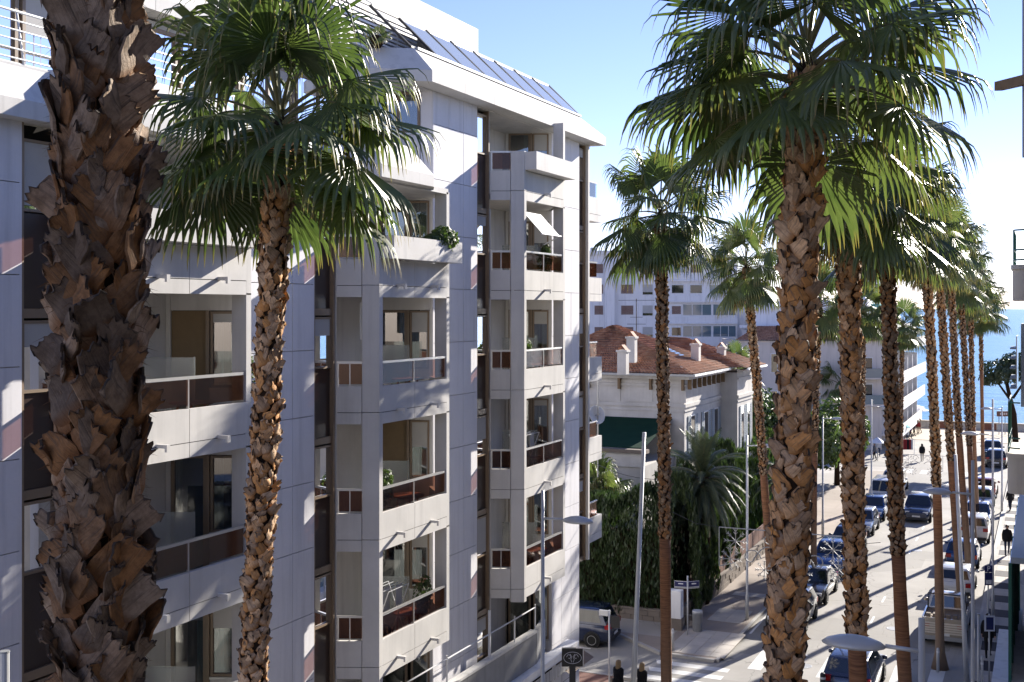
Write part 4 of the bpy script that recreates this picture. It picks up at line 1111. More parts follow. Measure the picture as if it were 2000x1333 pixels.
def hedge_cloud(poly_pts, depth, h0, h1, n, size, seed, tall=0.0):
    """a clipped screen of cypress: upright sprays over a long box, with an uneven top"""
    rg = random.Random(seed); mb = MB()
    segs = list(zip(poly_pts[:-1], poly_pts[1:])); Ls = [math.dist(a,b) for a,b in segs]
    for (a,b), L in zip(segs, Ls):
        ux_, uy = (b[0]-a[0])/L, (b[1]-a[1])/L; nx, ny = uy, -ux_
        for _ in range(int(n*L/sum(Ls))):
            u = rg.uniform(0,L); lump = mnoise.noise(V((a[0]+ux_*u, a[1]+uy*u, seed)))*.5
            col_ = .5+.5*math.sin(u*2.6+seed); top = h1 + 1.5*mnoise.noise(V((u*.7,seed,1.3))) + tall*col_*1.3
            face = rg.random()
            z = h0 + (top-h0)*rg.random()
            bul = (.25+.35*col_)*(1-((z-h0)/(top-h0))**3)
            if face < .6: d = depth*.5 + bul - rg.random()**2*.35
            elif face < .8: d = -depth*.5 - bul*.5
            else: d = rg.uniform(-.5,.5)*depth; z = top - rg.random()**2*.4
            d += lump*.6 + mnoise.noise(V((u*2,z*1.3,seed)))*.25
            p = V((a[0]+ux_*u+nx*d, a[1]+uy*u+ny*d, z))
            g = V((rg.uniform(-.35,.35), rg.uniform(-.35,.35), 1)).normalized(); sd = V((rg.uniform(-1,1),rg.uniform(-1,1),rg.uniform(-.3,.3))).normalized()
            s = size*rg.uniform(.6,1.6)
            mb.add([p-g*s*.6, p+sd*s*.22, p+g*s*.9, p-sd*s*.22], [(0,1,2,3)])
    return mb
def plant(name, loc, label, cat, mb, mat, group=None, trunk=None):
    P = root(name, loc, label, cat, group)
    o = mb.build('foliage', mat, P)
    if trunk: trunk.build('trunk', M['fibre'], P, smooth=True)
    return P
hb = hedge_cloud([(-34,53.0),(-15.5,53.0)], 1.4, .4, 5.2, 42000, .17, 3, .6)
H1 = plant('garden_hedge', (-24,53,.2), 'dense dark hedge screening the garden along the side street', 'hedge', hb, M['hedge'])
hb = hedge_cloud([(-15.9,52.9),(-16.4,60),(-16.8,66)], 1.5, .4, 4.9, 34000, .17, 7, 1.3)
H2 = plant('cypress_hedge', (-16.3,60,.2), 'upright cypress hedge hanging over the garden wall along the street', 'hedge', hb, M['hedge'])
hb = hedge_cloud([(-17,67),(-17.5,74),(-18,84)], 1.8, .4, 4.6, 22000, .2, 9, .6)
H3 = plant('shrub_hedge', (-17.4,75,.2), 'taller leafy hedge behind the nearest right palm trunk', 'hedge', hb, M['leaf'])
def core(mb, boxes): pass
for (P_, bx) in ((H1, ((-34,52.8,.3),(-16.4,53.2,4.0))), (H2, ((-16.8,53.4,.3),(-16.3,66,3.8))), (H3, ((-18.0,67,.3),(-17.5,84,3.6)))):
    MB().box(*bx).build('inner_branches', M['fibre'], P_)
bush = [( -25.5,56.0,4.6,2.0,1.6,1.6),(-22.8,56.5,5.2,1.9,1.5,1.5),(-20.6,56.8,4.6,1.6,1.5,1.4)]
plant('broad_bush', (-23,56,0), 'rounded sunlit bush below the shuttered villa window', 'bush', leaf_cloud(bush, 5000, .26, 5), M['leaf'])
plant('round_tree', (-20.5,86,0), 'round green tree crown right of the villa', 'tree', leaf_cloud([(-20.5,86,6.6,3.0,3.0,2.6),(-18.2,88,5.5,2.2,2.2,2.2)], 6000, .34, 8), M['leaf'], None, MB().tube([(-20.5,86,0),(-20.4,86,5)],[.25,.15],8))
plant('silver_tree', (-15.4,98,0), 'grey green tree between the second and nearest right palm trunks', 'tree', leaf_cloud([(-15.4,98,4.6,2.2,2.6,2.6),(-15.9,93,4.2,1.8,2.0,2.2),(-15.2,103,4.0,1.8,2.2,2.0)], 7000, .34, 18), M['leaf'], None, MB().tube([(-15.4,98,0),(-15.4,98,4)],[.25,.12],8))
# date palm and small fan palms in the garden
def date_frond(rg, inc, L):
    mb = MB(); e_ = R(inc); d = V((math.cos(e_),0,math.sin(e_))); p = V((0,0,0)); pts = [p.copy()]; n = 10
    for k in range(n):
        d = (d+V((0,0,-.13-.05*k/n))).normalized(); p = p+d*L/n; pts.append(p.copy())
    mb.mi = 1; mb.tube(pts, [.03-.026*k/n for k in range(n+1)], 4); mb.mi = 0
    for k in range(2, 60):
        t = k/60; i = min(n-1,int(t*n)); q = pts[i].lerp(pts[i+1], t*n-i); T = (pts[i+1]-pts[i]).normalized()
        for s_ in (-1,1):
            dr = (T*.75 + V((0,s_,0))*.75 + V((0,0,.15-.5*t))).normalized(); l = .42*(math.sin(math.pi*min(1,t*.9+.1))**.6)*rg.uniform(.8,1.1)
            w_ = T*.018; m_ = q+dr*l*.55; e2 = q+(dr+V((0,0,-.35))).normalized()*l
            mb.add([q-w_,q+w_,m_+w_*.9,e2,m_-w_*.9],[(0,1,2,4),(4,2,3)])
    return mb.mesh('frond', [M['date'], M['petiole']], attr='v')
rgD = random.Random(3); DF = {i: date_frond(rgD, i, 2.7) for i in (80,62,45,28,10,-12,-35)}
def date_palm(label, base, h, seed, n=60, sc=1.0, r=.28):
    rg = random.Random(seed); P = root('date_palm', base, label, 'palm tree')
    b = V(base); mb = MB(); mb.tube([b, b+V((.1,0,h*.5)), b+V((0,0,h))], [r*1.2,r,r*1.1], 12)
    T = mb.build('trunk', M['fibre'], P, smooth=True); az = 0
    for k in range(n):
        az += 2.39996; f = k/n; inc = min(DF, key=lambda q: abs(q-(82-120*f+rg.uniform(-8,8))))
        inst(DF[inc], 'frond', P, None, Matrix.Translation((0,0,h-.5*f)) @ Matrix.Rotation(az,4,'Z') @ Matrix.Diagonal((sc,)*3+(1,)))
    for k in range(26):
        az += 2.39996; rv = V((math.cos(az),math.sin(az),0)); vs_, f, av = BOOT_C['G'][k%6]
        inst(BOOT_G[k%10], 'leaf_base', T, None, Matrix.Translation(V((0,0,h-.3-.09*k))+rv*r) @ Matrix.Rotation(az-R(90),4,'Z') @ Matrix.Diagonal((1.3,1.3,1.3,1)))
    return P
s1 = 40.0
bp = at(1372, 603+s1*H, FPX/s1); 
date_palm('feathery date palm with a dense grey green crown in the villa garden', (bp.x,bp.y,0), 6.3, 4, 74, 1.0)
date_palm('small date palm peeking out right of the villa garden palm', (bp.x+2.6,bp.y+6.5,0), 5.6, 9, 40, .75)
def fan_palm(label, base, h, seed, n=16, sc=.8, stem=.12):
    rg = random.Random(seed); P = root('fan_palm', base, label, 'palm tree'); b = V(base)
    MB().tube([b, b+V((0,0,h))], [stem,stem*.9], 8).build('trunk', M['fibre'], P, smooth=True); az = rg.random()*6
    for k in range(n):
        az += 2.39996; f = k/n; inc = min(INCL, key=lambda q: abs(q-(80-100*f)))
        inst(rg.choice(FROND[inc]), 'frond', P, None, Matrix.Translation((0,0,h)) @ Matrix.Rotation(az,4,'Z') @ Matrix.Diagonal((sc,)*3+(1,)))
    return P
fan_palm('low fan palm with spiky leaves above the side street hedge, nearer the balconies', (-23.9,55.4,0), 5.0, 2, 18, .9)
fan_palm('low fan palm beside the lamp pole below the villa window', (-20.6,55.6,0), 5.3, 5, 18, .95)
fan_palm('small fan palm growing by the cream house wall', at(1640,603+17*H,120), 5.2, 6, 16, 1.5)
fan_palm('bright small palm on the villa roof line before the white block', at(1440,603+28*H,84), 11.0, 7, 14, .8)
# pine on the right before the sea
pb = at(1985, 603+H*20, 110)
tk = MB(); tk.tube([pb, pb+V((-.2,0,4)), pb+V((-.9,0,7.2))], [.3,.24,.15], 8); tk.tube([pb+V((-.3,0,5)), pb+V((-2.6,0,8.4))], [.14,.05], 6); tk.tube([pb+V((-.3,0,5.5)), pb+V((1.6,0,8.6))], [.14,.05], 6)
plant('pine_tree', (pb.x,pb.y,0), 'dark pine crown at the right edge before the sea', 'tree',
      leaf_cloud([(pb.x-1.0,pb.y,8.6,2.2,1.8,1.2),(pb.x+.9,pb.y,8.9,2.0,1.8,1.2),(pb.x-2.3,pb.y,7.9,1.0,1.2,.7),(pb.x,pb.y,9.5,1.5,1.3,.9)], 4200, .28, 3), M['pine'], None, tk)
# garden retaining wall with rail
GW = root('garden_wall', (-15.2,60,0), 'low stone garden wall with a brown fence climbing along the left pavement', 'wall')
rg = random.Random(8)
mb = MB()
for k in range(60):
    for j in range(3):
        a = 51.4+.55*k+(.27 if j%2 else 0); d = rg.uniform(-.02,.03)
        mb.box((-15.15,a+.01,.1+.24*j+.008),(-14.98+d,a+.54,.1+.24*j+.232))
o = part(mb, 'wall_stones', M['stonew'], GW); o['kind'] = 'stuff'
add_box('wall_core', M['earth'], (-15.3,51.3,0), (-15.04,84,.80), GW); add_box('coping', M['stonew'], (-15.34,51.3,.83), (-14.94,84.5,.92), GW)
for k in range(16): add_box('fence_board', M['shut'], (-15.18,51.6+2.05*k,.95), (-15.12,53.6+2.05*k,1.75), GW)
CW = root('side_street_wall', (-24,51.9,0), 'low stone wall at the foot of the side street hedge', 'wall')
mb = MB()
for k in range(56):
    for j in range(2):
        a = -45.5+.55*k+(.27 if j%2 else 0); mb.box((a+.01,51.75+rg.uniform(-.03,.02),.1+.24*j+.008),(a+.54,51.95,.1+.24*j+.232))
o = part(mb, 'wall_stones', M['stonew'], CW); o['kind'] = 'stuff'
add_box('coping', M['stonew'], (-45.5,51.72,.59), (-15.2,52.0,.66), CW)
PW = root('corner_pillar', (-14.9,51.0,0), 'squat white corner pillar at the end of the garden wall', 'pillar')
add_box('pillar_base', M['stonew'], (-15.7,50.75,.1), (-14.75,51.28,.62), PW); add_box('pillar_block', M['white'], (-15.66,50.8,.62), (-14.8,51.25,1.85), PW)
# ------------------------------------------------------------------ street lamps, poles, signs
def lamp(label, x, y, h, arm_dir, arm=.95, hz=9.0, hl=.90):
    P = root('street_lamp', (x,y,0), label, 'street lamp', 'street lamps with saucer heads')
    part(MB().tube([(x,y,0),(x,y,1.2),(x,y,1.25),(x,y,h)], [.085,.085,.06,.045], 10), 'pole', M['lampm'], P, smooth=True)
    part(MB().tube([(x,y,hz),(x+arm_dir*(arm),y,hz+.02)], .032, 8), 'arm', M['lampm'], P, smooth=True)
    cx = x+arm_dir*(arm+hl*.48)
    prof = [(0,-.035),(.40,-.045),(.48,-.02),(.50,.0),(.42,.055),(.26,.105),(.1,.13),(0,.135)]
    part(MB().lathe((cx,y,hz),[(r_*hl,z) for r_,z in prof],24,1,.52), 'lamp_head', M['lampm'], P, smooth=True)
    part(MB().lathe((cx,y,hz-.05),[(0,0),(.25*hl,0),(.25*hl,.012),(0,.012)],18,1,.5), 'lens', M['lamp'], P)
    part(MB().lathe((x,y,0),[(.14,0),(.14,.05),(.09,.08),(0,.08)],10), 'base_plate', M['greym'], P)
    return P
def gxy(px, s): q = at(px, 603, FPX/s); return q.x, q.y
x,y = gxy(1060,77); lamp('street lamp with saucer head standing in front of the zigzag balconies', x, y, H-(958-603)/77, 1, .55, H-(1013-603)/77, .84)
x,y = gxy(1459,42.2); lamp('street lamp on the garden pavement left of the nearest right palm trunk', x, y, H-(850-603)/42.2, 1, .5, H-(871-603)/42.2, .84)
x,y = gxy(1800,136); lamp('nearest lamp, large pale saucer head crossing a palm trunk at the bottom right', x, y, H-(1208-603)/136, -1, .50, H-(1273-603)/136, .93)
x,y = gxy(1900,68); lamp('street lamp reaching left over the parked cars, before the far palm trunks', x, y, H-(900-603)/68, -1, .56, H-(966-603)/68, .84)
x,y = gxy(1939,42); lamp('tall dark street lamp by the parking signs', x, y, H-(780-603)/42, -1, .58, H-(850-603)/42, .84)
x,y = gxy(1957,27.5); lamp('farthest street lamp near the seafront signboard', x, y, H-(795-603)/27.5, -1, .6, H-(800-603)/27.5, .84)
x,y = gxy(1607,31); lamp('thin lamp post behind the nearest right palm trunk', x, y, H-(815-603)/31, 1, .5, H-(818-603)/31, .84)
x,y = gxy(1702,27); lamp('thin lamp post between the second and third right palm trunks', x, y, H-(780-603)/27, 1, .5, H-(795-603)/27, .84)
def lean_pole(label, pb_, pt_, r0=.10, r1=.06):
    P = root('leaning_pole', pb_, label, 'pole', 'leaning steel poles')
    b, t_ = V(pb_), V(pt_)
    part(MB().tube([b, b.lerp(t_,.3), b.lerp(t_,.302), t_], [r0,r0*.9,r0*.8,r1], 10), 'shaft', M['lampm'], P, smooth=True)
    part(MB().lathe(b, [(.2,0),(.2,.06),(.1,.1),(0,.1)], 10), 'foot', M['greym'], P); return P
lean_pole('leaning grey steel pole left of the crossing palm', at(1233,603+58*H,FPX/58), at(1258,845,FPX/58), .105)
lean_pole('leaning steel pole in front of the parked pickup on the right', at(1889,603+51*H,FPX/51), at(1866,888,FPX/51), .10)
def pole(P, x, y, h, r=.03, mat='lampm', z0=0): return part(MB().tube([(x,y,z0),(x,y,h)], r, 8), 'post', M[mat], P, smooth=True)
# traffic sign seen edge on, at the kerb by the two women
x,y = gxy(1190,51.0)
P = root('road_sign', (x,y,0), 'slim white road sign post seen from the side by the two walking women', 'road sign'); pole(P,x,y,2.95,.035,'whitem')
part(MB().box((x-.40,y-.05,2.72),(x-.04,y+.02,2.93)), 'sign_box', M['whitem'], P); part(MB().box((x+.06,y+.0,2.3),(x+.42,y+.03,2.75)), 'sign_plate', M['darkm'], P)
# street name sign
x,y = gxy(1343,44.3)
P = root('street_name_sign', (x,y,0), 'street name post with two navy plates before the dark hedge', 'street sign'); pole(P,x,y,2.72,.035)
def text(body, size, mat, parent, loc, rot, name='lettering', ext=.004):
    cu = bpy.data.curves.new(name, 'FONT'); cu.body = body; cu.size = size; cu.extrude = ext; cu.align_x = 'CENTER'; cu.align_y = 'CENTER'; cu.resolution_u = 3
    to = bpy.data.objects.new(name, cu); COL.objects.link(to); dg = bpy.context.evaluated_depsgraph_get()
    me = bpy.data.meshes.new_from_object(to.evaluated_get(dg)); bpy.data.objects.remove(to); me.materials.clear(); me.materials.append(mat)
    o = bpy.data.objects.new(name, me); COL.objects.link(o); o.parent = parent; o.location = V(loc)-ROOT[parent.name]; o.rotation_euler = rot; return o
for (side, ang) in ((-1, R(8)), (1, R(42))):
    u = V((math.cos(ang),math.sin(ang),0)) * side; F = Fr((x,y), (abs(u.x), u.y*side)); 
    u0, u1 = (-.57,-.04) if side < 0 else (.05,.55)
    pl = part(MB().fbox(F,u0-.015,u1+.015,2.14,2.46,-.02,.006), 'sign_border', M['signwhite'], P)
    part(MB().fbox(F,u0,u1,2.22,2.445,-.01,.012), 'sign_plate', M['navy'], pl); part(MB().fbox(F,u0,u1,2.15,2.20,-.01,.012), 'sign_strip', M['greym'], pl)
    uc = (u0+u1)/2
    q = F.pt(uc,2.34,.014); a_ = math.atan2(F.u.y, F.u.x)
    part(MB().fbox(F,uc-.11,uc+.11,2.325,2.375,.012,.016), 'lettering', M['signwhite'], pl)
# litter bin
x,y = gxy(1362,43.8)
P = root('litter_bin', (x,y,.1), 'round grey litter bin at the corner of the garden wall', 'litter bin')
part(MB().lathe((x,y,.1),[(.17,0),(.21,.05),(.22,.78),(.24,.8),(.24,.86),(.2,.88),(.14,.84),(.14,.8),(0,.8)],18), 'body', M['greym'], P, smooth=True)
part(MB().lathe((x,y,.99),[(.15,0),(.235,.0),(.22,.05),(.15,.05)],18), 'rim', M['lamp'], P)
# bollards
def bollard(label, px, s, h=.95, mat='lampm', r=.06):
    x,y = gxy(px,s); P = root('bollard', (x,y,.1), label, 'bollard', 'street bollards')
    part(MB().lathe((x,y,.1),[(r,0),(r,h-.06),(r*.7,h),(0,h)],10), 'post', M[mat], P, smooth=True); part(MB().lathe((x,y,.1+h*.8),[(r+.004,0),(r+.004,.08),(0,.08)],10), 'band', M['whitem'], P); return P
bollard('pale bollard in front of the palm pit by the pickup', 1832, 49.3); bollard('thin tall bollard right of the lamp post at the bottom right', 1918, 53, 1.6, r=.05)
bollard('dark bollard at the lower edge beside the navy car', 1607, 53.5, 1.1, 'darkm', .1); bollard('slim grey bollard on the crossing behind the orange palm stem', 1314, 46.5)
x,y = gxy(1911,57); P = root('sign_pole', (x,y,.1), 'bare thin pole right of the lamp in the shade', 'pole'); pole(P,x,y,4.0,.04,'lampm',.1)
part(MB().lathe((x,y,4.0),[(.05,0),(.05,.05),(0,.05)],8), 'cap', M['greym'], P)
# parking signs
def psign(label, px, s, plates):
    x,y = gxy(px,s); P = root('parking_sign', (x,y,.1), label, 'road sign'); pole(P,x,y,max(p_[1] for p_ in plates)+.05,.03,'lampm',.1); F = Fr((x,y),(cT,sT))
    for (z0,z1,w_,kind) in plates:
        pl = part(MB().fbox(F,-w_/2,w_/2,z0,z1,.035,.055), 'sign_plate', M['navy'] if kind in 'PB' else M['signwhite'], P)
        if kind == 'P': text('P', (z1-z0)*1.0, M['signwhite'], P, F.pt(0,(z0+z1)/2,.06), (R(90),0,TH))
        elif kind == 'B': part(MB().fbox(F,-w_/2+.05,w_/2-.05,z0+.06,z1-.32,.056,.062), 'white_field', M['signwhite'], pl); part(MB().fbox(F,-w_/2+.14,w_/2-.14,z0+.15,z1-.42,.063,.066), 'blue_strip', M['navy'], pl)
        else: part(MB().fbox(F,-w_/2+.06,w_/2-.06,z0+.06,z1-.06,.056,.062), 'blue_square', M['navy'], pl)
    return P
psign('tall blue and white parking sign panel beside the dark lamp', 1930, 45, [(2.5,3.05,.34,'B'),(3.06,3.36,.34,'P')])
psign('small white parking sign with a blue square above the walking man', 1932, 51, [(2.15,2.75,.40,'W')])
# black shop sign with an oval emblem on a post
x,y = gxy(1118,66.5); zc = H-(1284-603)/66.5
P = root('shop_sign', (x,y,.1), 'black square shop sign with a faint oval scroll emblem on a dark post', 'sign'); F = Fr((x,y),(cT,sT))
part(MB().fbox(F,-.09,.09,.1,zc-.26,-.05,.05), 'post', M['darkm'], P)
part(MB().fbox(F,-.31,.30,zc-.26,zc+.27,-.06,.06), 'sign_panel', M['black'], P)
part(MB().fbox(F,.301,.33,zc-.28,zc+.28,-.07,.07).fbox(F,.1,.30,zc+.271,zc+.288,-.07,.07), 'edge_strip', M['cream'], P)
mb = MB(); pl = lambda pts: mb.tube([F.pt(a,zc+b,.066) for a,b in pts], .007, 5)
pl([(.26*math.cos(k/20*6.283),.17*math.sin(k/20*6.283)) for k in range(21)])
for sx in (-1,1):
    pl([(sx*(.10+.07*math.cos(k/12*5.5)*(1-k/18)), .02+.09*math.sin(k/12*5.5)*(1-k/18)) for k in range(13)])
    pl([(sx*.02,-.13),(sx*.05,-.05),(sx*.02,.03),(sx*.07,.11)])
part(mb, 'scroll_emblem', M['signwhite'], P)
# Christmas lighting motif hung across the street
def motif(label, px, py, s, wd, ht, left_px, right_px, seed):
    c = at(px, py, FPX/s); P = root('hanging_light_motif', c, label, 'street decoration'); F = Fr((c.x,c.y),(1,0)); zt = c.z+ht/2; zb_ = c.z-ht/2
    mb = MB(); T = lambda pts, r_=.018: mb.tube([F.pt(a,z,0) for a,z in pts], r_, 5)
    T([(-wd/2,zt),(wd/2,zt)]); T([(-wd/2,zt),(-wd/2,zb_+.05)]); T([(wd/2,zt),(wd/2,zb_+.05)]); T([(-wd/2,zb_+.05),(-wd/2+.55,zb_+.22)]); T([(wd/2,zb_+.05),(wd/2-.55,zb_+.22)])
    part(mb, 'frame', M['lampm'], P)
    def star(u, z, r_):
        m2 = MB()
        for k in range(8):
            a = k*math.pi/4
            m2.tube([F.pt(u,z,0),F.pt(u+r_*math.cos(a),z+r_*math.sin(a),0)], .014, 4)
            for q in (.55,.8):
                for sg in (-1,1):
                    a2 = a+sg*.6; m2.tube([F.pt(u+r_*q*math.cos(a),z+r_*q*math.sin(a),0),F.pt(u+r_*q*math.cos(a)+r_*.28*math.cos(a2),z+r_*q*math.sin(a)+r_*.28*math.sin(a2),0)], .011, 4)
        part(m2, 'tinsel_star', M['tinsel'], P)
    for (u,z,r_) in ((-wd/2+.55,c.z+.25,.38),(-wd/2+.38,c.z-.36,.36),(wd/2-.55,c.z+.22,.38),(wd/2-.38,c.z-.38,.36),(-.62,c.z-.62,.30),(.62,c.z-.62,.30)): star(u,z,r_)
    m2 = MB()
    for sx in (-1,1):
        sp = [(sx*(1.05-.32*math.cos(a)*(1-a/9)), c.z-.25+.30*math.sin(a)*(1-a/9)) for a in [k*.5 for k in range(14)]]
        m2.tube([F.pt(u,z,0) for u,z in sp], .02, 5)
        m2.tube([F.pt(sx*(.15+.85*t_), c.z-.05+.35*math.sin(t_*3.0)-.35*t_, 0) for t_ in [k/10 for k in range(11)]], .022, 5)
        sp = [(sx*(.45-.24*math.cos(a)*(1-a/9)), c.z+.35+.24*math.sin(a)*(1-a/9)) for a in [k*.5 for k in range(14)]]
        m2.tube([F.pt(u,z,0) for u,z in sp], .018, 5)
    part(m2, 'scrolls', M['tinsel'], P)
    m2 = MB(); l = at(*left_px); r_ = at(*right_px); a = F.pt(-wd/2,zt,0); b = F.pt(wd/2,zt,0)
    m2.tube([l, l.lerp(a,.5)+V((0,0,-.12)), a], .012, 4); m2.tube([r_, r_.lerp(b,.5)+V((0,0,-.12)), b], .012, 4); m2.tube([a+V((0,0,.01)), b+V((0,0,.01))], .012, 4)
    part(m2, 'wire', M['darkm'], P)
motif('silver star and scroll street decoration hanging left and right of the nearest right trunk', 1530, 1080, 60, 4.25, 1.35, (1312,1000,FPX/62), (1720,1060,FPX/62), 1)
motif('farther star garland across the street near the market stalls', 1800, 905, 26, 3.0, 1.2, (1700,880,FPX/27), (1880,890,FPX/27), 2)
# grey post in the lower left corner
q = at(9,1333,14.0)
P = root('corner_tube_post', (q.x,q.y,0), 'stout grey tube post cut off at the bottom left corner', 'post'); part(MB().tube([(q.x,q.y,0),(q.x,q.y,H-(1275-603)*14.0/FPX)],.055,12), 'tube', M['lampm'], P); part(MB().tube([(q.x,q.y,H-(1275-603)*14.0/FPX+.002),(q.x,q.y,H-(1275-603)*14.0/FPX+.02)],.06,12), 'cap', M['greym'], P)
# planter plants and roof plant
q = V((-14.05,26.7,16.05))
plant('planter_shrub', q, 'round green shrub spilling over the sunlit concrete planter', 'shrub', leaf_cloud([(q.x,q.y,q.z+.22,.3,.55,.34),(q.x-.05,q.y-.45,q.z+.14,.24,.4,.22)], 1500, .11, 4), M['leaf'])
q = at(735,86,FPX/74)
P = root('potted_palm', q, 'small potted palm on the roof terrace ledge beside the slatted screen', 'potted plant')
part(MB().lathe(q+V((0,0,-.1)),[(.12,0),(.19,.1),(.2,.22),(.15,.3),(0,.3)],12), 'pot', M['fibre'], P, smooth=True)
for k in range(9): inst(FROND[INCL[k%6+1]][0], 'frond', P, None, Matrix.Translation((0,0,.2)) @ Matrix.Rotation(k*2.4,4,'Z') @ Matrix.Diagonal((.2,.2,.2,1)))
# dish and aerial by the villa
c = at(1162,812,FPX/50)
P = root('satellite_dish', c, 'round satellite dish on a pole beside the last balcony', 'satellite dish')
d_ = part(MB().lathe((0,0,0),[(0,.0),(.15,.02),(.30,.08),(.38,.14),(.375,.15),(.29,.09),(0,.015)],18), 'dish', M['whitem'], P, off=(0,0,0), smooth=True); d_.matrix_local = Matrix.Rotation(R(70),4,'Y') @ Matrix.Rotation(R(30),4,'X')
part(MB().tube([c+V((.12,0,-2.4)),c+V((.12,0,1.5))],.03,6), 'mast', M['greym'], P); part(MB().tube([c,c+V((.3,-.25,.1))],.015,5), 'arm', M['greym'], P)
c = at(1243,650,FPX/30)
P = root('roof_aerial', c, 'spindly television aerial above the villa roof', 'aerial'); mb = MB(); mb.tube([c+V((0,0,-2.0)),c+V((0,0,2.2))],.03,5)
part(mb, 'mast', M['darkm'], P); mb = MB()
for z, l in ((2.1,1.2),(1.0,.4),(.55,.6)): mb.tube([c+V((-l,-.1,z)),c+V((l,.1,z))],.02,4)
part(mb, 'rods', M['darkm'], P)
# balcony furniture
def table(label, x, y, z):
    P = root('balcony_table', (x,y,z), label, 'table', 'balcony tables'); part(MB().lathe((x,y,z+.70),[(0,0),(.42,0),(.42,.035),(0,.035)],18), 'table_top', M['terracotta'], P)
    for k in range(4): a = k*math.pi/2+.7; part(MB().tube([(x+.3*math.cos(a),y+.3*math.sin(a),z),(x+.25*math.cos(a),y+.25*math.sin(a),z+.70)],.025,6), 'leg', M['terracotta'], P)
def chair(label, x, y, z, rot, mat):
    P = root('balcony_chair', (0,0,0), label, 'chair', 'balcony chairs')
    part(MB().box((-.24,-.22,.42),(.24,.24,.455)), 'seat', M[mat], P)
    mb = MB()
    for k in range(5): mb.tube([(-.2+.1*k,.22,.46),(-.2+.1*k,.30,.86-.05*abs(k-2))],.02,5)
    mb.tube([(-.24,.23,.46),(-.23,.3,.75),(0,.32,.9),(.23,.3,.75),(.24,.23,.46)],.025,6); part(mb, 'backrest', M[mat], P)
    for sx in (-1,1):
        for sy in (-1,1): part(MB().tube([(sx*.26,sy*.24,0),(sx*.22,sy*.2,.42)],.022,6), 'leg', M[mat], P)
        part(MB().tube([(sx*.26,-.2,.42),(sx*.27,-.2,.64),(sx*.26,.24,.66)],.022,6), 'armrest', M[mat], P)
    P.location = (x,y,z); P.rotation_euler = (0,0,rot)
bal = [(14.1,11.8,'left balcony with the ochre shutter'),(22.52,11.8,'middle balcony column, second from the top'),(22.52,8.8,'middle balcony column, third from the top'),(22.52,5.8,'middle balcony column, lowest glass rail'),(30.97,11.8,'right balcony column, level with the villa eave'),(30.97,8.8,'right balcony column, second from the bottom'),(30.97,5.8,'right balcony column, lowest balcony'),(30.97,14.8,'right balcony column, below the folded blind')]
for k,(a0,z,nm) in enumerate(bal):
    table('round reddish table behind the glass of the '+nm, -14.95, a0+3.9, z+.17); chair('plastic armchair behind the glass of the '+nm, -14.9, a0+2.5, z+.17, 1.2+k*.8, ('darkm','whitem')[k%3==1])
pots = [(-14.62,19.2,11.97,'left balcony with the ochre shutter'),(-14.55,24.6,9.0,'middle balcony column, third from the top'),(-14.6,33.2,11.97,'right balcony column, level with the villa eave'),(-14.55,34.6,15.0,'right balcony column, below the folded blind'),(-14.6,26.6,6.0,'middle balcony column, lowest glass rail')]
for k,(x,y,z,nm) in enumerate(pots):
    mb = leaf_cloud([(x,y,z+1.05,.22,.3,.42),(x,y+.1,z+1.35,.15,.2,.25)], 420, .09, 40+k)
    P = plant('potted_plant', (x,y,z), 'leafy pot plant on the '+nm, 'potted plant', mb, M['leaf'], 'balcony pot plants')
    part(MB().lathe((x,y,z),[(.12,0),(.17,.35),(.19,.37),(.19,.42),(.15,.42),(0,.4)],12), 'pot', M['terracotta'], P)
for k,(a0,z,nm) in enumerate(((22.52,5.97,'lowest middle balcony'),(30.97,9.0,'second lowest right balcony'))):
    P = root('drying_rack', (-15.0,a0+3.0,z), 'folding laundry rack standing in the '+nm, 'drying rack'); mb = MB()
    for s_ in (-1,1): mb.tube([(-15.0+.3*s_,a0+2.5,z),(-15.0-.3*s_,a0+2.5,z+1.55)],.014,5); mb.tube([(-15.0+.3*s_,a0+3.5,z),(-15.0-.3*s_,a0+3.5,z+1.55)],.014,5)
    for j in range(5): mb.tube([(-15.3+.15*j,a0+2.5,z+1.55),(-15.3+.15*j,a0+3.5,z+1.55)],.008,4)
    part(mb, 'rods', M['whitem'], P)
    part(MB().box((-15.02,a0+2.7,z+.95),(-14.99,a0+3.05,z+1.56)).box((-14.87,a0+3.1,z+1.05),(-14.84,a0+3.4,z+1.56)), 'laundry', M['blind'], P)
c = V((-14.55,24.1,14.0)); P = root('balcony_cooler', c, 'white air conditioner mounted high inside the upper middle balcony', 'air conditioner'); part(MB().box((-15.05,24.25,13.75),(-14.75,24.55,14.65)), 'casing', M['whitem'], P); mb=MB()
for k in range(8): mb.box((-14.748,24.28,13.82+.1*k),(-14.735,24.52,13.86+.1*k))
part(mb, 'louvre', M['greym'], P)
P = root('folding_awning', (-14.3,33,17.4), 'small white folded awning under the top right balcony', 'awning'); mb = MB(); mb.add([(-14.4,32.5,17.45),(-14.4,33.9,17.45),(-13.75,33.9,16.75),(-13.75,32.5,16.75)],[(0,1,2,3)]); part(mb, 'cloth', M['white'], P); part(MB().tube([(-13.75,32.45,16.75),(-13.75,33.95,16.75)],.03,6).tube([(-14.3,33.9,16.5),(-13.75,33.9,16.75)],.02,5), 'frame', M['whitem'], P)

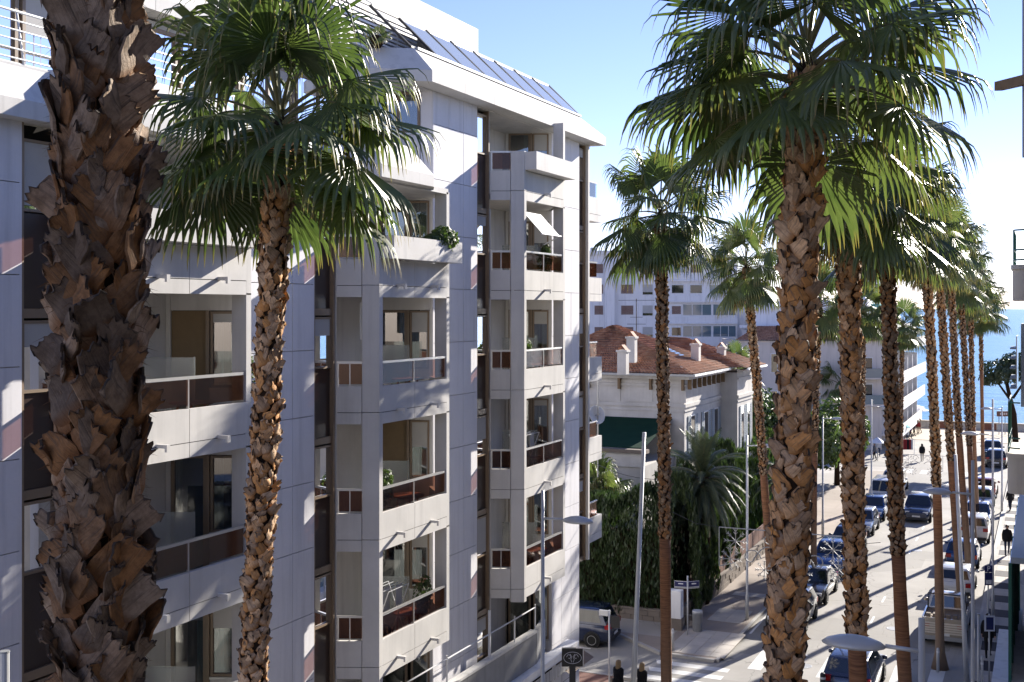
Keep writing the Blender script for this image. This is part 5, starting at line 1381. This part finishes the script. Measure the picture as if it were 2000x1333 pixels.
# ------------------------------------------------------------------ cars
PAINT = {k: carpaint('paint_'+k, c_, m_) for k, c_, m_ in (('navy',(.012,.022,.06),.4),('blue',(.012,.06,.19),.4),('black',(.012,.012,.014),.2),('white',(.55,.56,.57),0),('silver',(.36,.38,.40),.5),('beige',(.42,.37,.29),.2),('teal',(.07,.10,.11),.4),('red',(.2,.02,.02),.3))}
def wheel(P, x, y, r=.31):
    sx = 1 if x > 0 else -1
    prof = [(r*.62,-.10),(r*.9,-.105),(r,-.07),(r,.07),(r*.9,.105),(r*.62,.10)]
    mt = Matrix.Translation((x,y,r)) @ Matrix.Rotation(R(90)*sx,4,'Y')
    m1 = MB().lathe((0,0,0),prof,20); 
    for i,v in enumerate(m1.v): m1.v[i] = tuple(mt @ V(v))
    T_ = part(m1, 'wheel', M['rubber'], P, off=(0,0,0), smooth=False)
    m2 = MB(); m2.lathe((0,0,0),[(0,.07),(r*.2,.085),(r*.24,.07),(r*.24,.05),(0,.05)],12)
    for k in range(9):
        a = k*6.283/9; m2.add([(r*.15*math.cos(a-.3),r*.15*math.sin(a-.3),.075),(r*.15*math.cos(a+.3),r*.15*math.sin(a+.3),.075),(r*.62*math.cos(a+.16),r*.62*math.sin(a+.16),.095),(r*.62*math.cos(a-.16),r*.62*math.sin(a-.16),.095)],[(0,1,2,3)])
    m2.lathe((0,0,0),[(r*.58,.06),(r*.64,.09),(r*.66,.102),(r*.6,.102),(r*.56,.07)],20)
    for i,v in enumerate(m2.v): m2.v[i] = tuple(mt @ V(v))
    part(m2, 'rim', M['rim'], T_, off=(0,0,0))
def car(label, loc, rot, paint, kind='hatch', group='cars'):
    P = root('car' if kind != 'pickup' else 'pickup_truck', (0,0,0), label, 'car' if kind != 'pickup' else 'pickup truck', group)
    pm = PAINT[paint]
    K = {'hatch': dict(L=4.0,W=1.74,Hh=1.46,cab=(-1.85,.85,-1.45,.15)), 'suv': dict(L=4.4,W=1.82,Hh=1.62,cab=(-2.05,.95,-1.75,.25)), 'sedan': dict(L=4.5,W=1.78,Hh=1.43,cab=(-1.75,.95,-1.05,.2)),
         'van': dict(L=4.5,W=1.85,Hh=1.9,cab=(-2.15,1.25,-2.1,.7)), 'pickup': dict(L=5.0,W=1.8,Hh=1.75,cab=(-.35,1.25,-.2,.65))}[kind]
    L, W_, Hh = K['L'], K['W'], K['Hh']; hw = W_/2; zb_ = .62*Hh if kind != 'van' else .55*Hh; y0, y1 = -L/2, L/2
    hood = zb_ - .02
    st = [(y0,.80,.36,zb_*.80),(y0+.06,.92,.28,zb_*.94),(y0+.35,.98,.22,zb_),(y0+L*.3,1,.20,zb_),(y0+L*.55,1,.20,zb_),(K['cab'][1],.985,.20,hood),(y1-.55,.96,.21,hood-.08),(y1-.18,.90,.24,hood-.17),(y1,.74,.34,hood-.30)]
    if kind == 'pickup': st[2] = (y0+.35,.98,.3,zb_-.05)
    vs_, f = [], []
    for (y,kw,zl,zt) in st:
        w_ = hw*kw; zm = zl+(zt-zl)*.55
        prof = [(w_*.86,zl),(w_*.97,zl+.12),(w_,zm),(w_*.965,zt-.09),(w_*.90,zt-.015),(w_*.5,zt+.012)]
        ring = [(-a,y,b) for a,b in prof] + [(a,y,b) for a,b in reversed(prof)]
        vs_ += ring
    n = 12
    for i in range(len(st)-1):
        for k in range(n-1): f.append((i*n+k,(i+1)*n+k,(i+1)*n+k+1,i*n+k+1))
        f.append((i*n+n-1,(i+1)*n+n-1,(i+1)*n,i*n))
    f.append(tuple(range(n))); f.append(tuple(reversed(range((len(st)-1)*n,len(st)*n))))
    body = MB().add(vs_, f)
    cb0, cb1, ct0, ct1 = K['cab']; wb, wt = hw*.955, hw*.76; zt = Hh
    base = [(-wb,cb0,zb_-.03),(wb,cb0,zb_-.03),(wb,cb1,zb_-.03),(-wb,cb1,zb_-.03)]; top = [(-wt,ct0,zt-.05),(wt,ct0,zt-.05),(wt,ct1,zt-.05),(-wt,ct1,zt-.05)]
    tt = [(-wt*.86,ct0+.12,zt),(wt*.86,ct0+.12,zt),(wt*.86,ct1-.14,zt),(-wt*.86,ct1-.14,zt)]
    body.add(base+top+tt, [(0,1,5,4),(1,2,6,5),(2,3,7,6),(3,0,4,7),(4,5,9,8),(5,6,10,9),(6,7,11,10),(7,4,8,11),(8,9,10,11)])
    if kind == 'pickup':      # open load bed behind the cab
        body.box((-hw*.97,y0+.02,zb_-.1),(-hw*.90,cb0,zb_+.12)); body.box((hw*.90,y0+.02,zb_-.1),(hw*.97,cb0,zb_+.12)); body.box((-hw*.9,y0-.01,.52),(hw*.9,y0+.06,zb_+.12))
    me = body.mesh('body', [pm]); me.polygons.foreach_set('use_smooth', [True]*len(me.polygons))
    try: me.set_sharp_from_angle(angle=R(32))
    except Exception: pass
    B = inst(me, 'body', P, (0,0,0))
    if kind == 'pickup':
        part(MB().box((-hw*.88,y0+.08,zb_+.02),(hw*.88,cb0-.02,zb_+.05)), 'load_bed', M['wood'], P, off=(0,0,0)); mb = MB()
        for k in range(6): mb.box((-hw*.8+.27*k,y0+.3,zb_+.05),(-hw*.8+.27*k+.18,y0+.5+.12*(k%3),zb_+.22))
        part(mb, 'load', M['stonew'], P, off=(0,0,0))
        for k in range(5): part(MB().box((-hw*.88,y0-.03,.55+.1*k),(hw*.88,y0-.012,.62+.1*k)), 'tailgate_board', M['beige'], P, off=(0,0,0))
        mb = MB(); mb.tube([(-hw*.9,cb0-.05,zb_),(-hw*.85,cb0-.05,Hh+.02),(hw*.85,cb0-.05,Hh+.02),(hw*.9,cb0-.05,zb_)],.03,6); part(mb, 'ladder_rack', M['darkm'], P, off=(0,0,0))
    def quad(a, b, c, d, s0, s1, t0, t1, e=.012):
        a,b,c,d = V(a),V(b),V(c),V(d); n_ = (b-a).cross(d-a).normalized()
        g = lambda s,t_: (a.lerp(b,s)).lerp(d.lerp(c,s), t_) + n_*e
        return [g(s0,t0),g(s1,t0),g(s1,t1),g(s0,t1)]
    G = lambda q, nm: part(MB().add(q,[(0,1,2,3)]), nm, M['carglass'], P, off=(0,0,0))
    G(quad(base[2],base[3],top[3],top[2],.06,.94,.12,.94), 'windscreen'); G(quad(base[0],base[1],top[1],top[0],.07,.93,.22,.92), 'rear_window')
    for (a,b,c,d) in ((base[1],base[2],top[2],top[1]),(base[3],base[0],top[0],top[3])):
        m_ = .52 if kind != 'pickup' else .97
        for (s0,s1) in (((.06,m_-.02),(m_+.02,.93)) if kind != 'pickup' else ((.06,.93),)): G(quad(a,b,c,d,s0,s1,.14,.92), 'side_window')
    for sx in (-1,1):
        for yy in (y0+.78, y1-.80):
            ar = MB().lathe((0,0,0),[(0,-.01),(.37,-.01),(.37,.012),(0,.012)],18); mt = Matrix.Translation((sx*(hw*.985),yy,.32)) @ Matrix.Rotation(R(90),4,'Y')
            for i,v in enumerate(ar.v): ar.v[i] = tuple(mt @ V(v))
            part(ar, 'wheel_arch', M['black'], P, off=(0,0,0)); wheel(P, sx*(hw-.07), yy)
        part(MB().add([(sx*hw*.46,y1-.02,hood-.36),(sx*hw*.78,y1-.12,hood-.33),(sx*hw*.86,y1-.22,hood-.19),(sx*hw*.52,y1-.10,hood-.2)],[(0,1,2,3) if sx > 0 else (3,2,1,0)]).box((sx*hw*.48,y1-.2,hood-.34),(sx*hw*.84,y1-.055,hood-.2)), 'headlight', M['lamp'], P, off=(0,0,0))
        tz = zb_*.72 if kind not in ('van','suv') else zb_*.80
        part(MB().box((sx*hw*.62,y0-.012,tz),(sx*hw*.94,y0+.22,tz+.20)), 'tail_light', M['redlamp'], P, off=(0,0,0))
        part(MB().lathe((sx*(hw+.10),cb1-.32,zb_+.02),[(0,0),(.09,.02),(.10,.1),(.06,.15),(0,.15)],8,1,.6), 'mirror', pm, P, off=(0,0,0), smooth=True)
    part(MB().box((-hw*.8,y1-.07,.24),(hw*.8,y1+.015,.40)), 'bumper', M['darkm'], P, off=(0,0,0)); part(MB().box((-hw*.84,y0-.03,.27),(hw*.84,y0+.08,.44)), 'bumper', M['darkm'] if kind != 'pickup' else M['greym'], P, off=(0,0,0))
    for yy in (y1+.02, y0-.036): part(MB().box((-.26,yy-.005,.42 if yy > 0 else .47),(.26,yy+.005,.53 if yy > 0 else .58)), 'number_plate', M['plate'], P, off=(0,0,0))
    part(MB().box((-hw*.5,y1-.03,.42),(hw*.5,y1-.004,hood-.36)), 'grille', M['black'], P, off=(0,0,0)) if hood-.36 > .47 else None
    P.location = loc; P.rotation_euler = (0,0,rot); return P
LG, RG = 'cars parked along the left kerb', 'cars parked along the right kerb'
away, toward = 0.0, math.pi
car('dark hatchback half hidden behind the nearest right palm trunk', (-10.6,54.6,0), toward, 'black', 'hatch', LG)
car('glossy black saloon with bright reflections parked on the left, second in line', (-10.6,60.2,0), toward, 'black', 'sedan', LG)
car('blue estate car behind the glossy black saloon', (-10.7,66.6,0), toward, 'blue', 'suv', LG)
car('dark blue hatchback fourth in the left line', (-10.7,72.2,0), toward, 'navy', 'hatch', LG)
car('pale silver hatchback beside the second right palm trunk', (-10.8,79.0,0), toward, 'silver', 'hatch', LG)
car('blue hatchback in the left line beyond the pale silver one', (-10.8,84.6,0), toward, 'blue', 'hatch', LG)
car('white van next to last in the left line', (-10.9,90.6,0), toward, 'white', 'van', LG)
car('dark blue car driving up the middle of the road towards the camera', (-7.9,85.5,0), toward, 'navy', 'suv')
car('navy car driving at the lower edge of the picture between two trunks', (-6.6,46.3,0), away, 'navy', 'suv')
car('dusty beige pickup truck with a loaded open bed parked on the right', (-3.95,55.9,0), away, 'beige', 'pickup', RG)
car('white hatchback parked just ahead of the beige pickup', (-4.1,64.2,0), away, 'white', 'hatch', RG)
car('dark blue hatchback third in the right line', (-4.2,71.5,0), away, 'blue', 'hatch', RG)
car('white suv with a dark rear window in the right line', (-4.0,79.6,0), away, 'white', 'suv', RG)
car('blue saloon parked behind the lamp in the right line', (-4.1,84.9,0), toward, 'blue', 'sedan', RG)
car('pale silver car next to last in the right line', (-4.2,91.6,0), toward, 'silver', 'hatch', RG)
car('dark red hatchback parked farther right beyond the last palms', (-4.2,98.2,0), away, 'red', 'hatch', RG)
car('silver estate car closing the left line before the seafront', (-10.9,97.4,0), toward, 'silver', 'suv', LG)
car('dark suv waiting at the seafront junction', (-4.0,117,0), away, 'black', 'suv')
car('light car behind the dark suv near the sea wall', (-4.6,123.5,0), toward, 'teal', 'suv')
car('dark blue crossover in the side street at the building corner', (-19.1,47.9,0), R(93), 'navy', 'suv')
# ------------------------------------------------------------------ people
CLOTH = {k: plain('cloth_'+k, c_, .85, .2, 0, .4, 8) for k, c_ in (('black',(.014,.014,.016)),('navy',(.02,.025,.05)),('grey',(.13,.13,.14)),('red',(.28,.03,.03)),('beige',(.35,.28,.2)),('white',(.55,.55,.55)),('purple',(.10,.05,.13)),('jeans',(.03,.045,.09)))}
HAIRM = {'blond': plain('hair_blond', (.36,.24,.12), .55, .4, 0, .6, 30), 'dark': plain('hair_dark', (.03,.02,.015), .5, .4)}
EYE = nmat('eye', (.01,.01,.01), .2)
def person(label, loc, rot, coat, legs, hair, long_, h=1.7, stride=.22, coatlen=.62, group=None, bag=False):
    k = h/1.75; P = root('person', (0,0,0), label, 'person', group)
    J = {'pelvis':(0,0,.95,.135),'waist':(0,.01,1.1,.125),'chest':(0,0,1.30,.15),'neckb':(0,-.01,1.45,.07),'neck':(0,.0,1.53,.055),'head':(0,.015,1.62,.092),'crown':(0,.005,1.70,.075)}
    E_ = [('pelvis','waist'),('waist','chest'),('chest','neckb'),('neckb','neck'),('neck','head'),('head','crown')]
    for s, n in ((-1,'l'),(1,'r')):
        st = stride*s
        J.update({'sh'+n:(s*.185,0,1.40,.075),'el'+n:(s*.235,-st*.35-.02,1.13,.055),'wr'+n:(s*.235,-st*.55+.08,.90,.038),'hd'+n:(s*.232,-st*.6+.11,.83,.035),
                  'hip'+n:(s*.095,0,.90,.10),'kn'+n:(s*.10,st*.55+.03,.50,.065),'an'+n:(s*.10,st-.02-.05*(st<0),.10,.045),'to'+n:(s*.115,st+.14,.045,.038)})
        E_ += [('chest','sh'+n),('sh'+n,'el'+n),('el'+n,'wr'+n),('wr'+n,'hd'+n),('pelvis','hip'+n),('hip'+n,'kn'+n),('kn'+n,'an'+n),('an'+n,'to'+n)]
    names = list(J); me = bpy.data.meshes.new('body'); me.from_pydata([V(J[n][:3])*k for n in names], [(names.index(a),names.index(b)) for a,b in E_], [])
    o = bpy.data.objects.new('body_tmp', me); COL.objects.link(o); sk = o.modifiers.new('skin','SKIN'); sk.use_smooth_shade = True; sb = o.modifiers.new('sub','SUBSURF'); sb.levels = 1; sb.render_levels = 1
    for i, n in enumerate(names):
        sv = me.skin_vertices[0].data[i]; r_ = J[n][3]*k; sv.radius = (r_*1.15, r_*.85) if n in ('chest','waist','pelvis') else (r_, r_); sv.use_root = (n == 'pelvis')
    dg = bpy.context.evaluated_depsgraph_get(); bm_ = bpy.data.meshes.new_from_object(o.evaluated_get(dg)); bpy.data.objects.remove(o)
    mb = MB(); mb.add([tuple(v.co) for v in bm_.vertices], [tuple(p.vertices) for p in bm_.polygons])
    mats = [CLOTH[coat], CLOTH[legs], M['skin'], CLOTH['black']]
    for i, p in enumerate(bm_.polygons):
        c = p.center/k
        mb.m[i] = 2 if c.z > 1.50 else 3 if c.z < .13 else (2 if abs(c.x) > .19 and c.z < .90 and c.z > .7 else 1 if c.z < .93 and abs(c.x) < .2 else 0)
    mb.mi = 2
    for s in (-1,1):       # hands: palm runs into five fingers of unequal length
        st = stride*s; wx, wy, wz = s*.232, -st*.6+.11, .83
        for q, l in enumerate((.075,.085,.08,.062)):
            b = V((wx - s*.0, wy-.024+.016*q, wz-.02))*k; mb.tube([b, b+V((-s*.008,.012,-l*.5))*k, b+V((-s*.025,.02,-l))*k], [.009*k,.008*k,.006*k], 5)
        b = V((wx-s*.02,wy+.02,wz))*k; mb.tube([b, b+V((-s*.02,.03,-.025))*k, b+V((-s*.025,.035,-.055))*k], [.010*k,.009*k,.007*k], 5)
    hc = V((0,.015,1.625))*k
    mb.add([hc+V((-.014,.085,-.02))*k, hc+V((.014,.085,-.02))*k, hc+V((0,.118,-.022))*k, hc+V((0,.088,.02))*k], [(0,1,2),(1,3,2),(3,0,2)])      # nose
    for s in (-1,1): mb.lathe(hc+V((s*.088,0,-.02))*k, [(0,-.03*k),(.014*k,-.02*k),(.016*k,.02*k),(0,.03*k)], 6)                                      # ears
    mb.build('body', mats, P, off=(0,0,0), smooth=True)
    m2 = MB()
    for s in (-1,1): m2.lathe(hc+V((s*.032,.083,.012))*k, [(0,-.008*k),(.009*k,0),(0,.008*k)], 6)
    m2.build('eyes', EYE, P, off=(0,0,0))
    m2 = MB().tube([hc+V((-.026,.082,-.05))*k, hc+V((0,.09,-.053))*k, hc+V((.026,.082,-.05))*k], .005*k, 5); m2.build('mouth', M['redlamp'], P, off=(0,0,0))
    # hair
    m2 = MB(); vs_ = []; n = 12
    rows = [(-.30 if long_ else -.03,.10 if long_ else .085),(-.14 if long_ else -.01,.115 if long_ else .098),(.0,.108),(.06,.10),(.105,.07),(.125,.02)]
    for (z,r_) in rows:
        for i in range(n):
            a = R(200)+R(140)*0 + R(360)*i/n; x_, y_ = math.cos(a)*r_, math.sin(a)*r_*1.08-.012
            if y_ > .02 and z < .045: y_ = .02; x_ *= .93
            vs_.append(hc+V((x_,y_,z))*k)
    m2.add(vs_, [(j*n+i,j*n+(i+1)%n,(j+1)*n+(i+1)%n,(j+1)*n+i) for j in range(len(rows)-1) for i in range(n)]+[tuple((len(rows)-1)*n+i for i in range(n))]); m2.build('hair', HAIRM[hair], P, off=(0,0,0), smooth=True)
    # coat
    if coatlen:
        m2 = MB(); vs_ = []; zb_ = 1.42-coatlen*1.0; rows = [(zb_,.235,.185),(.95,.215,.17),(1.1,.20,.155),(1.25,.215,.16),(1.38,.225,.135),(1.44,.14,.095),(1.50,.085,.08)]; n = 16
        rows = [r_ for r_ in rows if r_[0] >= zb_]
        for (z,rx,ry) in rows:
            for i in range(n):
                a = 6.2832*i/n; vs_.append(V((rx*math.cos(a)*(1+.03*math.sin(a*5)), ry*math.sin(a)*(1+.04*math.sin(a*4+z*9)), z))*k)
        m2.add(vs_, [(j*n+i,j*n+(i+1)%n,(j+1)*n+(i+1)%n,(j+1)*n+i) for j in range(len(rows)-1) for i in range(n)]); m2.build('coat', CLOTH[coat], P, off=(0,0,0), smooth=True)
    if bag:
        m2 = MB().box(V((-.30,-.13,.72))*k, V((-.20,.13,1.0))*k); m2.tube([V((-.25,-.1,1.0))*k,V((-.14,0,1.44))*k,V((-.25,.1,1.0))*k],.012*k,5); m2.build('shoulder_bag', CLOTH['beige'], P, off=(0,0,0))
    P.location = loc; P.rotation_euler = (0,0,rot); return P
x,y = gxy(1208,54.0); person('woman with long blond hair and dark coat walking away, left of the leaning pole', (x,y,.12), R(-20), 'black','black','blond',True,1.68, bag=True)
x,y = gxy(1254,54.3); person('woman in a dark coat walking away, right of the leaning pole', (x,y,.12), R(-20), 'black','navy','blond',True,1.66)
x,y = gxy(1930,47.3); person('man in black jacket walking towards the camera under the parking sign', (x,y,.12), R(190), 'black','black','dark',False,1.80)
x,y = gxy(1967,33.5); person('man in dark jacket and jeans farther up the right pavement', (x,y,.12), R(185), 'black','jeans','dark',False,1.78)
x,y = gxy(1973,27.5); person('distant pedestrian in black on the right pavement by the green porch', (x,y,.12), R(20), 'black','navy','dark',True,1.7)
x,y = gxy(1801,20.6); person('person in a dark jacket standing beyond the crossing near the stalls', (x,y,0), R(10), 'black','beige','dark',True,1.7)
mk_ = [(1778,17.6,'purple','jeans','dark'),(1785,17.2,'navy','black','dark'),(1793,17.0,'red','beige','blond'),(1797,16.8,'beige','beige','blond'),(1772,18.2,'white','jeans','dark'),(1708,20.5,'grey','black','dark'),(1716,20.0,'white','jeans','blond')]
nm = ('person in purple among the market shoppers','person in navy among the market shoppers','person in a red top among the market shoppers','person in beige among the market shoppers','person in a white top at the left of the market shoppers','person in grey outside the cafe by the thin lamp post','person in white outside the cafe by the thin lamp post')
for (px,s,c_,l_,hr),lb in zip(mk_,nm):
    x,y = gxy(px,s); person(lb, (x,y,0), random.Random(px).uniform(0,6), c_, l_, hr, hr == 'blond', 1.7, .12, .45, 'shoppers near the seafront')
# ------------------------------------------------------------------ seafront bits
def parasol(label, px, s, mat, h=2.3, r=1.3):
    x,y = gxy(px,s); P = root('parasol', (x,y,0), label, 'parasol', 'market parasols'); pole(P,x,y,h,.03)
    part(MB().lathe((x,y,h-.45),[(r,0),(r*.98,-.05),(r*.5,.25),(0,.5)],8), 'canopy', M[mat], P)
parasol('turquoise parasol beside the third right palm trunk', 1764, 18.4, 'turq', 2.4, .75); parasol('white parasol by the cafe left of the third right palm trunk', 1714, 20.5, 'white', 2.2, .8)
parasol('white parasol on the beach side behind the market shoppers', 1790, 15.8, 'white', 2.4, 1.6); parasol('broad white parasol between the slanting balconies and the sea', 1776, 15.4, 'white', 2.5, 1.9)
def rack(label, px, s, cols):
    x,y = gxy(px,s); P = root('clothes_rack', (x,y,0), label, 'clothes rack'); u = V((cT,sT,0))
    a = V((x,y,0)); mb = MB(); mb.tube([a-u*.9,a-u*.9+V((0,0,1.5)),a+u*.9+V((0,0,1.5)),a+u*.9],.025,5); part(mb, 'rail', M['whitem'], P)
    F = Fr((x,y),(cT,sT))
    for k,c_ in enumerate(cols): part(MB().fbox(F,-.85+.2*k,-.70+.2*k,.45,1.45,-.2,.2), 'hung_garment', CLOTH[c_], P)
M['greencloth'] = CLOTH['green'] = plain('cloth_green', (.02,.12,.06), .85)
rack('clothes rack with green and red garments at the market', 1768, 19.6, ['green','green','navy','red','red','black','red','white'])
P = root('kiosk_cabinet', (*gxy(1918,25.5),0), 'white and grey kiosk cabinet with a blue emblem at the junction', 'kiosk'); x,y = gxy(1918,25.5); F = Fr((x,y),(cT,sT))
part(MB().fbox(F,-.65,.62,0,1.25,-.8,0), 'cabinet', M['whitem'], P); part(MB().fbox(F,-.38,.02,.06,1.2,.003,.02), 'front_panel', M['signwhite'], P); part(MB().lathe((0,0,0),[(0,0),(.1,0),(.1,.01),(0,.01)],12), 'blue_emblem', M['navy'], P, off=(0,0,0)).matrix_local = Matrix.Translation(F.pt(-.18,.5,.022)-V((x,y,0))) @ Matrix.Rotation(TH,4,'Z') @ Matrix.Rotation(R(90),4,'X')
x,y = gxy(1963,17.0); P = root('beach_signboard', (x,y,0), 'brown beach signboard on posts in front of the sea at the right', 'sign'); F = Fr((x,y),(cT,sT))
part(MB().fbox(F,-.95,1.1,2.1,2.7,-.05,.05), 'board', M['shut'], P)
for u in (-.7,.0,.8): part(MB().tube([F.pt(u,0,0),F.pt(u,2.1,0)],.05,6), 'post', M['bluegrey'], P)
for k in range(6): part(MB().fbox(F,-.6+.22*k,-.46+.22*k,2.28,2.52,.052,.06), 'lettering', M['cream'], P)
SWL = root('sea_wall', (-10,151,0), 'low sandy sea wall and hedge line along the promenade', 'wall')
for k in range(20): add_box('wall_block', M['beige'] if k % 3 else M['terracotta'], (-26+1.6*k+.01,151,0), (-24.4+1.6*k-.01,151.5,.75), SWL)
add_box('coping', M['sand'], (-26,150.9,.753), (6,151.6,.87), SWL)
sheet('promenade', [(-60,136.5),(20,136.5),(20,150.5),(-60,150.5)], .02, M['sand'])
# overhead cable crossing at the villa
P = root('overhead_cable', at(1152,905,FPX/50), 'thin black cable sagging across the villa wing', 'cable'); mb = MB(); a = at(1150,900,FPX/50); b = at(1300,938,FPX/52)
mb.tube([a.lerp(b,k/8)+V((0,0,-.5*math.sin(math.pi*k/8)*.4)) for k in range(9)], .012, 4); part(mb, 'wire', M['black'], P)
